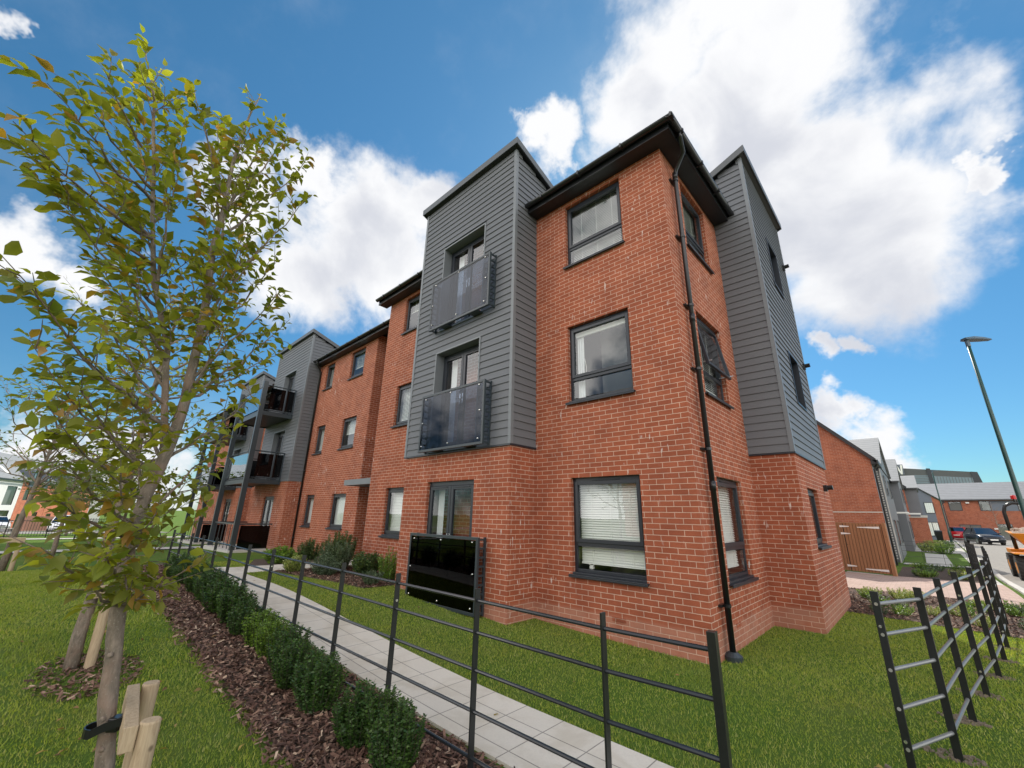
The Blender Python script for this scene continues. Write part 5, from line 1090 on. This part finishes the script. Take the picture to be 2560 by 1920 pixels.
# lamp posts
def lamp(x, y, h, label, head, r0, r1, mtop):
    z0 = gz(x, y); t = thing('street_lamp', label, 'street lamp', (x, y, z0)); m_ = MB()
    m_.tube([(0, 0, -.1), (0, 0, 1.1), (0, 0, 1.15), (0, 0, h*.55), (0, 0, h)], [r0*1.7, r0*1.7, r0, (r0+r1)/2, r1], 12); m_.build('column', M['green'], t, smooth=True)
    m_ = MB(); d = Vector(head).normalized(); s = Vector((-d.y, d.x, 0))
    pr = [(-.06, .07, .04), (.10, .10, .06), (.3, .08, .05), (.46, .04, .03)]
    for (a, w, t_), (a2, w2, t2) in zip(pr, pr[1:]):
        m_.hexa([tuple(d*a-s*w+Vector((0, 0, h))), tuple(d*a2-s*w2+Vector((0, 0, h))), tuple(d*a2+s*w2+Vector((0, 0, h))), tuple(d*a+s*w+Vector((0, 0, h))), tuple(d*a-s*w*.7+Vector((0, 0, h+t_))), tuple(d*a2-s*w2*.7+Vector((0, 0, h+t2))), tuple(d*a2+s*w2*.7+Vector((0, 0, h+t2))), tuple(d*a+s*w*.7+Vector((0, 0, h+t_)))])
    m_.build('lamp_head', M['lampgrey'], t); m_ = MB(); m_.tube([(0, 0, h-.14), (0, 0, h-.001)], [r1*1.35, r1*1.35], 10); m_.build('collar', M['lampgrey'], t)
lamp(3.34, 6.5, 5.12, 'tall green street lamp with flat head leaning over the near kerb at the right edge', (.75, .65, 0), .041, .027, None)
lamp(3.72, 56.5, 7.0, 'slim distant street lamp standing beside the road in front of the terrace', (1, -.4, 0), .06, .05, None)
# ---- vehicles
def loft(mb_, rings):
    n = len(rings[0]); b0 = len(mb_.v)
    for r_ in rings: mb_.v += [tuple(p) for p in r_]
    for i in range(len(rings)-1):
        for k in range(n): j = (k+1) % n; mb_.f.append((b0+i*n+k, b0+i*n+j, b0+(i+1)*n+j, b0+(i+1)*n+k))
    mb_.f.append(tuple(b0+k for k in range(n-1, -1, -1))); mb_.f.append(tuple(b0+(len(rings)-1)*n+k for k in range(n)))
def car(label, loc, rz, paint, w=1.78, h=1.46, l=4.3, plate=True, cat='car', name='parked_car', wagon=0.):
    t = thing(name, label, cat, loc, rz=rz); hw = w/2   # front looks along -Y, length along y
    f = -l/2; st = [(f, .30, .62, .76), (f+.10, .24, .72, .90), (f+.55, .20, .84, .985), (f+1.15, .19, .93, 1.), (f+1.75, .19, .96, 1.), (0., .19, .97, 1.), (l/2-1.3, .19, .98, 1.), (l/2-.5, .22, .98, .97), (l/2-.12, .28, .94, .90), (l/2, .36, .80, .80)]
    rings = []
    for y, zb, zt, k in st:
        W_ = hw*k; zm = (zb+zt)/2
        rings.append([(-W_*.9, y, zb), (-W_*.99, y, zb+.12), (-W_, y, zm), (-W_*.965, y, zt-.10), (-W_*.86, y, zt-.01), (0, y, zt+.025), (W_*.86, y, zt-.01), (W_*.965, y, zt-.10), (W_, y, zm), (W_*.99, y, zb+.12), (W_*.9, y, zb)])
    m_ = MB(); loft(m_, rings); body = m_.build('body', paint, t, smooth=True)
    # cabin: glass volume with painted roof and pillars
    ya, yb, yc, yd = f+1.05, f+1.85, l/2-.95+wagon*.5, l/2-.25+wagon*.12; zb, zt = .93, h-.03; a, b_ = hw*.88, hw*.66
    m_ = MB(); m_.hexa([(-a, ya, zb), (a, ya, zb), (a, yd, zb), (-a, yd, zb), (-b_, yb, zt), (b_, yb, zt), (b_, yc, zt), (-b_, yc, zt)]); m_.build('windows', M['carglass'], t)
    m_ = MB(); m_.hexa([(-b_*1.03, yb-.03, zt-.02), (b_*1.03, yb-.03, zt-.02), (b_*1.03, yc+.05, zt-.02), (-b_*1.03, yc+.05, zt-.02), (-b_*.9, yb+.12, zt+.04), (b_*.9, yb+.12, zt+.04), (b_*.9, yc-.1, zt+.03), (-b_*.9, yc-.1, zt+.03)])
    for s in (-1, 1):
        for y_a, y_b in ((ya, yb), (yd, yc)): m_.tube([(s*a*.985, y_a, zb-.02), (s*b_*1.02, y_b, zt)], .035, 6)
        m_.tube([(s*a*1.0, .05, zb), (s*b_*1.03, .05, zt)], .03, 6)
    m_.build('roof', paint, t, smooth=False)
    for s in (-1, 1):
        m_ = MB(); m_.hexa([(s*hw*.52, f+.03, .60), (s*hw*.86, f+.20, .62), (s*hw*.9, f+.30, .62), (s*hw*.5, f+.12, .60), (s*hw*.56, f+.12, .72), (s*hw*.86, f+.28, .77), (s*hw*.9, f+.38, .77), (s*hw*.54, f+.2, .73)]); m_.build('headlight', M['lens'], t)
        m_ = MB(); m_.box(s*hw*.60, s*hw*.93, l/2-.10, l/2-.015, .74, .88); m_.build('tail_light', M['redlens'], t)
        m_ = MB(); m_.box(s*hw*.97, s*(hw+.16), ya+.32, ya+.42, .94, 1.06); m_.build('mirror', paint, t, bevel=.02)
        for y_ in (f+.85, l/2-.80):
            m_ = MB(); m_.tube([(s*(hw-.20), y_, .31), (s*(hw-.0), y_, .31)], .31, 18); wh = m_.build('wheel', M['rubber'], t, smooth=False); m_ = MB(); m_.tube([(s*(hw+.003), y_, .31), (s*(hw+.012), y_, .31)], [.2, .17], 12); m_.build('rim', M['silver'], wh)
    m_ = MB(); m_.box(-hw*.48, hw*.48, f-.012, f+.08, .52, .62); m_.box(-hw*.75, hw*.75, f+.0, f+.1, .30, .42); m_.build('grille', M['grille'], t)
    m_ = MB(); m_.box(-.26, .26, f-.025, f-.012, .40, .51); m_.build('number_plate', M['white'], t); m_ = MB(); m_.box(-.26, .26, l/2+.0, l/2+.015, .50, .61); m_.build('number_plate', M['stone'], t)
    return t
car('dark grey hatchback parked facing the camera on the road', (5.95, 56.3, -.2), R(14), M['car_dark'])
car('red hatchback seen from behind, parked by the third house', (4.9, 69.5, -.2), R(172), M['car_red'])
# ---- site dumper
du = thing('site_dumper', 'orange site dumper loaded with rubble at the right edge of the road', 'dumper', (4.98, 17.1, -.2))
def tyre(x, y, r, w, par):
    m_ = MB(); m_.tube([(x-w/2, y, r), (x-w*.42, y, r), (x+w*.42, y, r), (x+w/2, y, r)], [r*.88, r*.95, r*.95, r*.88], 28)
    for k in range(20):
        a = 2*math.pi*k/20
        for s in (-1, 1):
            a2 = a+.16 if s > 0 else a+.16; c1, s1, c2, s2 = math.cos(a), math.sin(a), math.cos(a-.22), math.sin(a-.22); q = .07
            pts = []
            for rr in (r*.94, r): pts += [(x+s*.01, y+c1*rr, r+s1*rr), (x+s*w*.5, y+c2*rr, r+s2*rr), (x+s*w*.5, y+math.cos(a-.22+q)*rr, r+math.sin(a-.22+q)*rr), (x+s*.01, y+math.cos(a+q)*rr, r+math.sin(a+q)*rr)]
            m_.hexa(pts)
    wl = m_.build('wheel', M['rubber'], par); m_ = MB(); m_.tube([(x-w*.51, y, r), (x+w*.51, y, r)], r*.45, 14); m_.build('rim', M['orange'], wl)
for x in (-.84, .84): tyre(x, 0, .40, .30, du); tyre(x, 1.75, .40, .30, du)
m_ = MB(); xs_ = [(-.48, .62), (.48, .62), (.98, 1.52), (-.98, 1.52)]
m_.hexa([(-.50, -.10, .98), (.50, -.10, .98), (.50, .80, .98), (-.50, .80, .98), (-.97, -.62, 1.50), (.97, -.62, 1.50), (.92, 1.0, 1.56), (-.92, 1.0, 1.56)]); m_.build('skip', M['orange'], du, bevel=.015)
m_ = MB(); m_.hexa([(-.93, -.60, 1.49), (.93, -.60, 1.49), (.9, .95, 1.52), (-.9, .95, 1.52), (-.55, -.2, 1.64), (.5, -.25, 1.66), (.5, .6, 1.72), (-.5, .6, 1.70)])
for k in range(70): a, b_ = rnd.uniform(-.8, .8), rnd.uniform(-.5, .8); s = rnd.uniform(.03, .09); m_.obox((a, b_, 1.52+.1*(1-abs(a))), Vector((s, s*.3, .02)), Vector((-.2*s, s, .03)), Vector((0, .01, s)))
m_.build('rubble_load', M['rubble'], du)
m_ = MB(); m_.box(-.42, .42, -.1, 2.3, .42, .96); m_.box(-.9, .9, 1.2, 2.35, .80, .95); m_.box(-1.0, -.45, -.42, .42, .84, .88); m_.box(.45, 1.0, -.42, .42, .84, .88); m_.box(-.35, .35, 1.5, 2.3, .96, 1.3); m_.build('chassis', M['orange'], du, bevel=.01)
m_ = MB(); m_.tube([(-.74, 1.3, .95), (-.76, 1.3, 2.2), (-.70, 1.3, 2.42), (-.52, 1.3, 2.52), (.52, 1.3, 2.52), (.70, 1.3, 2.42), (.76, 1.3, 2.2), (.74, 1.3, .95)], .055, 10); m_.build('roll_bar', M['black'], du, smooth=True)
m_ = MB(); m_.tube([(-.42, 1.3, 2.57), (-.42, 1.3, 2.66)], .03, 8); bc = m_.build('beacon_base', M['black'], du); m_ = MB(); m_.tube([(-.42, 1.3, 2.66), (-.42, 1.3, 2.78), (-.42, 1.3, 2.80)], [.075, .07, .04], 12); m_.build('beacon', M['redlens'], bc)
m_ = MB(); m_.box(-.25, .25, 1.45, 1.9, 1.3, 1.4); m_.box(-.25, .25, 1.85, 1.95, 1.4, 1.85); m_.build('seat', M['black'], du, bevel=.02)
# far green bollard base and wheelie bin by the garages
t = thing('wheelie_bin', 'dark wheelie bin by the wall between the garage and the red car', 'bin', (3.0, 60, -.2)); m_ = MB(); m_.hexa([(-.24, -.27, .08), (.24, -.27, .08), (.24, .27, .08), (-.24, .27, .08), (-.3, -.35, .98), (.3, -.35, .98), (.3, .35, .98), (-.3, .35, .98)]); m_.build('bin_body', M['black'], t); m_ = MB(); m_.hexa([(-.31, -.37, .985), (.31, -.37, .985), (.31, .38, .985), (-.31, .38, .985), (-.28, -.3, 1.06), (.28, -.3, 1.06), (.28, .36, 1.1), (-.28, .36, 1.1)]); m_.build('lid', M['frame'], t)
# ================================================================== FAR LEFT SIDE OF THE GREEN
def facade_house(name, label, p, q, depth, ze, zr, mt, roofm, ops, skylights=(), base=-1.6, extra=None):
    p = Vector((*p, 0)); q = Vector((*q, 0)); d = (q-p).normalized(); n = Vector((d.y, -d.x, 0)); Lw = (q-p).length
    if n.dot(Vector((CP.x, CP.y, 0))-p) < 0: n = -n
    t = thing(name, label, 'house', (p.x, p.y, 0))
    P = lambda u, z, dd=0.: tuple(d*u-n*dd+Vector((0, 0, z)))
    m_ = MB(); wall(m_, P, 0, Lw, base, ze, ops, .12)
    for u in (0, Lw): m_.poly([P(u, base, 0), P(u, base, depth), P(u, ze, depth), P(u, zr, depth/2), P(u, ze, 0)])
    m_.quad(P(0, base, depth), P(Lw, base, depth), P(Lw, ze, depth), P(0, ze, depth)); m_.build('wall', mt, t)
    m_ = MB(); s = (zr-ze)/(depth/2)
    m_.quad(P(-.1, ze-.3*s+.1, -.3), P(Lw+.1, ze-.3*s+.1, -.3), P(Lw+.1, zr+.1, depth/2), P(-.1, zr+.1, depth/2)); m_.quad(P(-.1, ze-.3*s+.1, depth+.3), P(Lw+.1, ze-.3*s+.1, depth+.3), P(Lw+.1, zr+.1, depth/2), P(-.1, zr+.1, depth/2)); ro = m_.build('roof', roofm, t)
    m_ = MB(); pbox(m_, P, -.1, Lw+.1, ze-.3*s-.08, ze-.3*s+.06, -.40, -.31); m_.build('gutter', M['black'], t)
    for u in skylights:
        m_ = MB(); a = .45; zz = lambda dd: ze+s*dd+.14; m_.quad(P(u, zz(a), a), P(u+.7, zz(a), a), P(u+.7, zz(a+.9), a+.9), P(u, zz(a+.9), a+.9)); m_.build('skylight', M['white'], ro)
    for o in ops: simple_window(t, (lambda u, z, dd=0., P=P: P(u, z, dd+.03)), *o)
    return t, P, Lw
D1 = Vector((-.94, .34, 0)).normalized(); pw = Vector((-76, -8.35, 0)); aw = pw-D1*16
wo_ = [(3, 4, 2.2, 3.6), (7.2, 8.2, 2.2, 3.6), (10.2, 11.2, 2.2, 3.6), (13.2, 15.2, 1.6, 3.7), (13.2, 15.2, -1.4, 1.0), (10, 11.2, -1.4, .9), (6, 8, -1, .7)]
facade_house('white_house', 'white rendered house with light tiled roof and skylights at the far left', (aw.x, aw.y), (pw.x, pw.y), 8, 4.6, 8.0, M['render'], M['tile'], wo_, skylights=(2, 7, 10, 13))
for i in range(3):
    a = pw+D1*(.05+7*i); b_ = pw+D1*(6.95+7*i)
    t, P, Lw = facade_house('orange_brick_house', ['orange brick house adjoining the white house, with grey dormers', 'orange brick house in the middle of the far left row', 'farthest orange brick house, partly hidden behind the trees'][i], (a.x, a.y), (b_.x, b_.y), 8, 4.55, 7.7, M['brick_orange'], M['tile'], [(1, 2, 2.2, 3.4), (4.6, 5.6, 2.2, 3.4), (1, 2.2, -1.2, .6), (4.4, 5.6, -1.4, .8)])
    for u in (1.2, 4.6):
        m_ = MB(); pbox(m_, P, u, u+1., 3.7, 5.8, -.12, 1.6); dm = m_.build('dormer', M['panelgrey'], t); simple_window(dm, (lambda uu, z, dd=0., P=P: P(uu, z, dd-.16)), u+.15, u+.85, 4.4, 5.5)
facade_house('white_gable_house', 'white gabled house with dark slate roof behind the orange row', (-92, -9.6), (-98, 0.5), 9, 4.6, 7.6, M['render'], M['tiledark'], [(2, 3, 2, 3.2)])
fn = thing('board_fence', 'long brown board fence in front of the orange brick houses', 'fence', (-64, -7.2, 0)); m_ = MB()
for k in range(52): a = Vector((0, 0, 0))+D1*(.3*k); zz = gz(-64+a.x, -7+a.y); m_.obox(a+Vector((0, 0, zz)), D1*.28, Vector((.02, .05, 0)), (0, 0, 1.5+.02*rnd.random()))
m_.build('boards', M['darkfence'], fn)
wl = thing('garden_wall', 'low white wall in front of the far left houses', 'wall', (-60, -10, 0)); m_ = MB(); m_.obox(D1*-6+Vector((0, 0, -1.6)), D1*22, Vector((.1, .25, 0)), (0, 0, .85)); m_.build('wall_face', M['render'], wl); m_ = MB(); m_.obox(D1*-6+Vector((-.03, -.03, -.74)), D1*22, Vector((.15, .3, 0)), (0, 0, .07)); m_.build('coping', M['stone'], wl)
def railing(label, pts, h, step):
    f = thing('park_railing', label, 'railing', (*pts[0], 0)); o = Vector((*pts[0], 0)); bars = MB(); n = 0
    for (a, b_) in zip(pts, pts[1:]):
        A, B = Vector((*a, 0))-o, Vector((*b_, 0))-o; L_ = (B-A).length; k = int(L_/step); d = (B-A).normalized(); s = Vector((-d.y, d.x, 0))
        za, zb = gz(*a), gz(*b_); 
        for z_ in (.12, h-.06): m_ = MB(); m_.tube([A+Vector((0, 0, za+z_)), B+Vector((0, 0, zb+z_))], .02, 6); m_.build('rail', M['fence'], f)
        for i in range(k):
            p = A+d*step*i; z0 = za+(zb-za)*i/k
            if i % 14 == 0: m_ = MB(); m_.obox(p+Vector((0, 0, z0-.1)), d*.05, s*.05, (0, 0, h+.15)); m_.build('post', M['fence'], f)
            else: bars.tube([p+Vector((0, 0, z0+.1)), p+Vector((0, 0, z0+h))], .010, 4, False)
    bars.build('bars', M['fence'], f, kind='stuff'); return f
railing('black vertical bar railing along the far pavement on the left', [(-38, -14), (-39.3, -7), (-40.5, -2.5)], 1.1, .13)
railing('short black vertical bar railing beyond the trunk of the nearest tree', [(-34, -4.1), (-35, -1.8)], 1.2, .13)
car('black estate car parked along the far left street', (-66.5, -11.9, gz(-66.5, -11.9)), R(95), M['car_black'], h=1.55, l=4.6, wagon=.6)
car('white car parked behind the black estate car on the far left street', (-70.5, -9.0, gz(-70, -9)), R(100), M['car_white'])
car('silver white car farther along the left street, half behind the leaves', (-62, -4.2, gz(-62, -4)), R(85), M['car_white'], h=1.6)
# houses on the far side of the road behind the photographer (mirrored in the glazing)
for i, (x, mt) in enumerate(((-16, 'brick_orange'), (-5, 'brick_orange'), (6, 'brick_far'))):
    facade_house('opposite_house', ['orange brick house across the green, mirrored in the left hand windows', 'orange brick house across the green, mirrored in the corner window', 'red brick house with dark roof, mirrored in the middle balcony glass'][i], (x, -27), (x+10, -27), 8, 5.0, 8.2, M[mt], M['tiledark'], [(1.2, 2.4, 2.9, 4.1), (6.5, 7.7, 2.9, 4.1), (1.2, 3, .5, 1.9), (6.4, 7.6, .1, 2.1)], base=-.5)
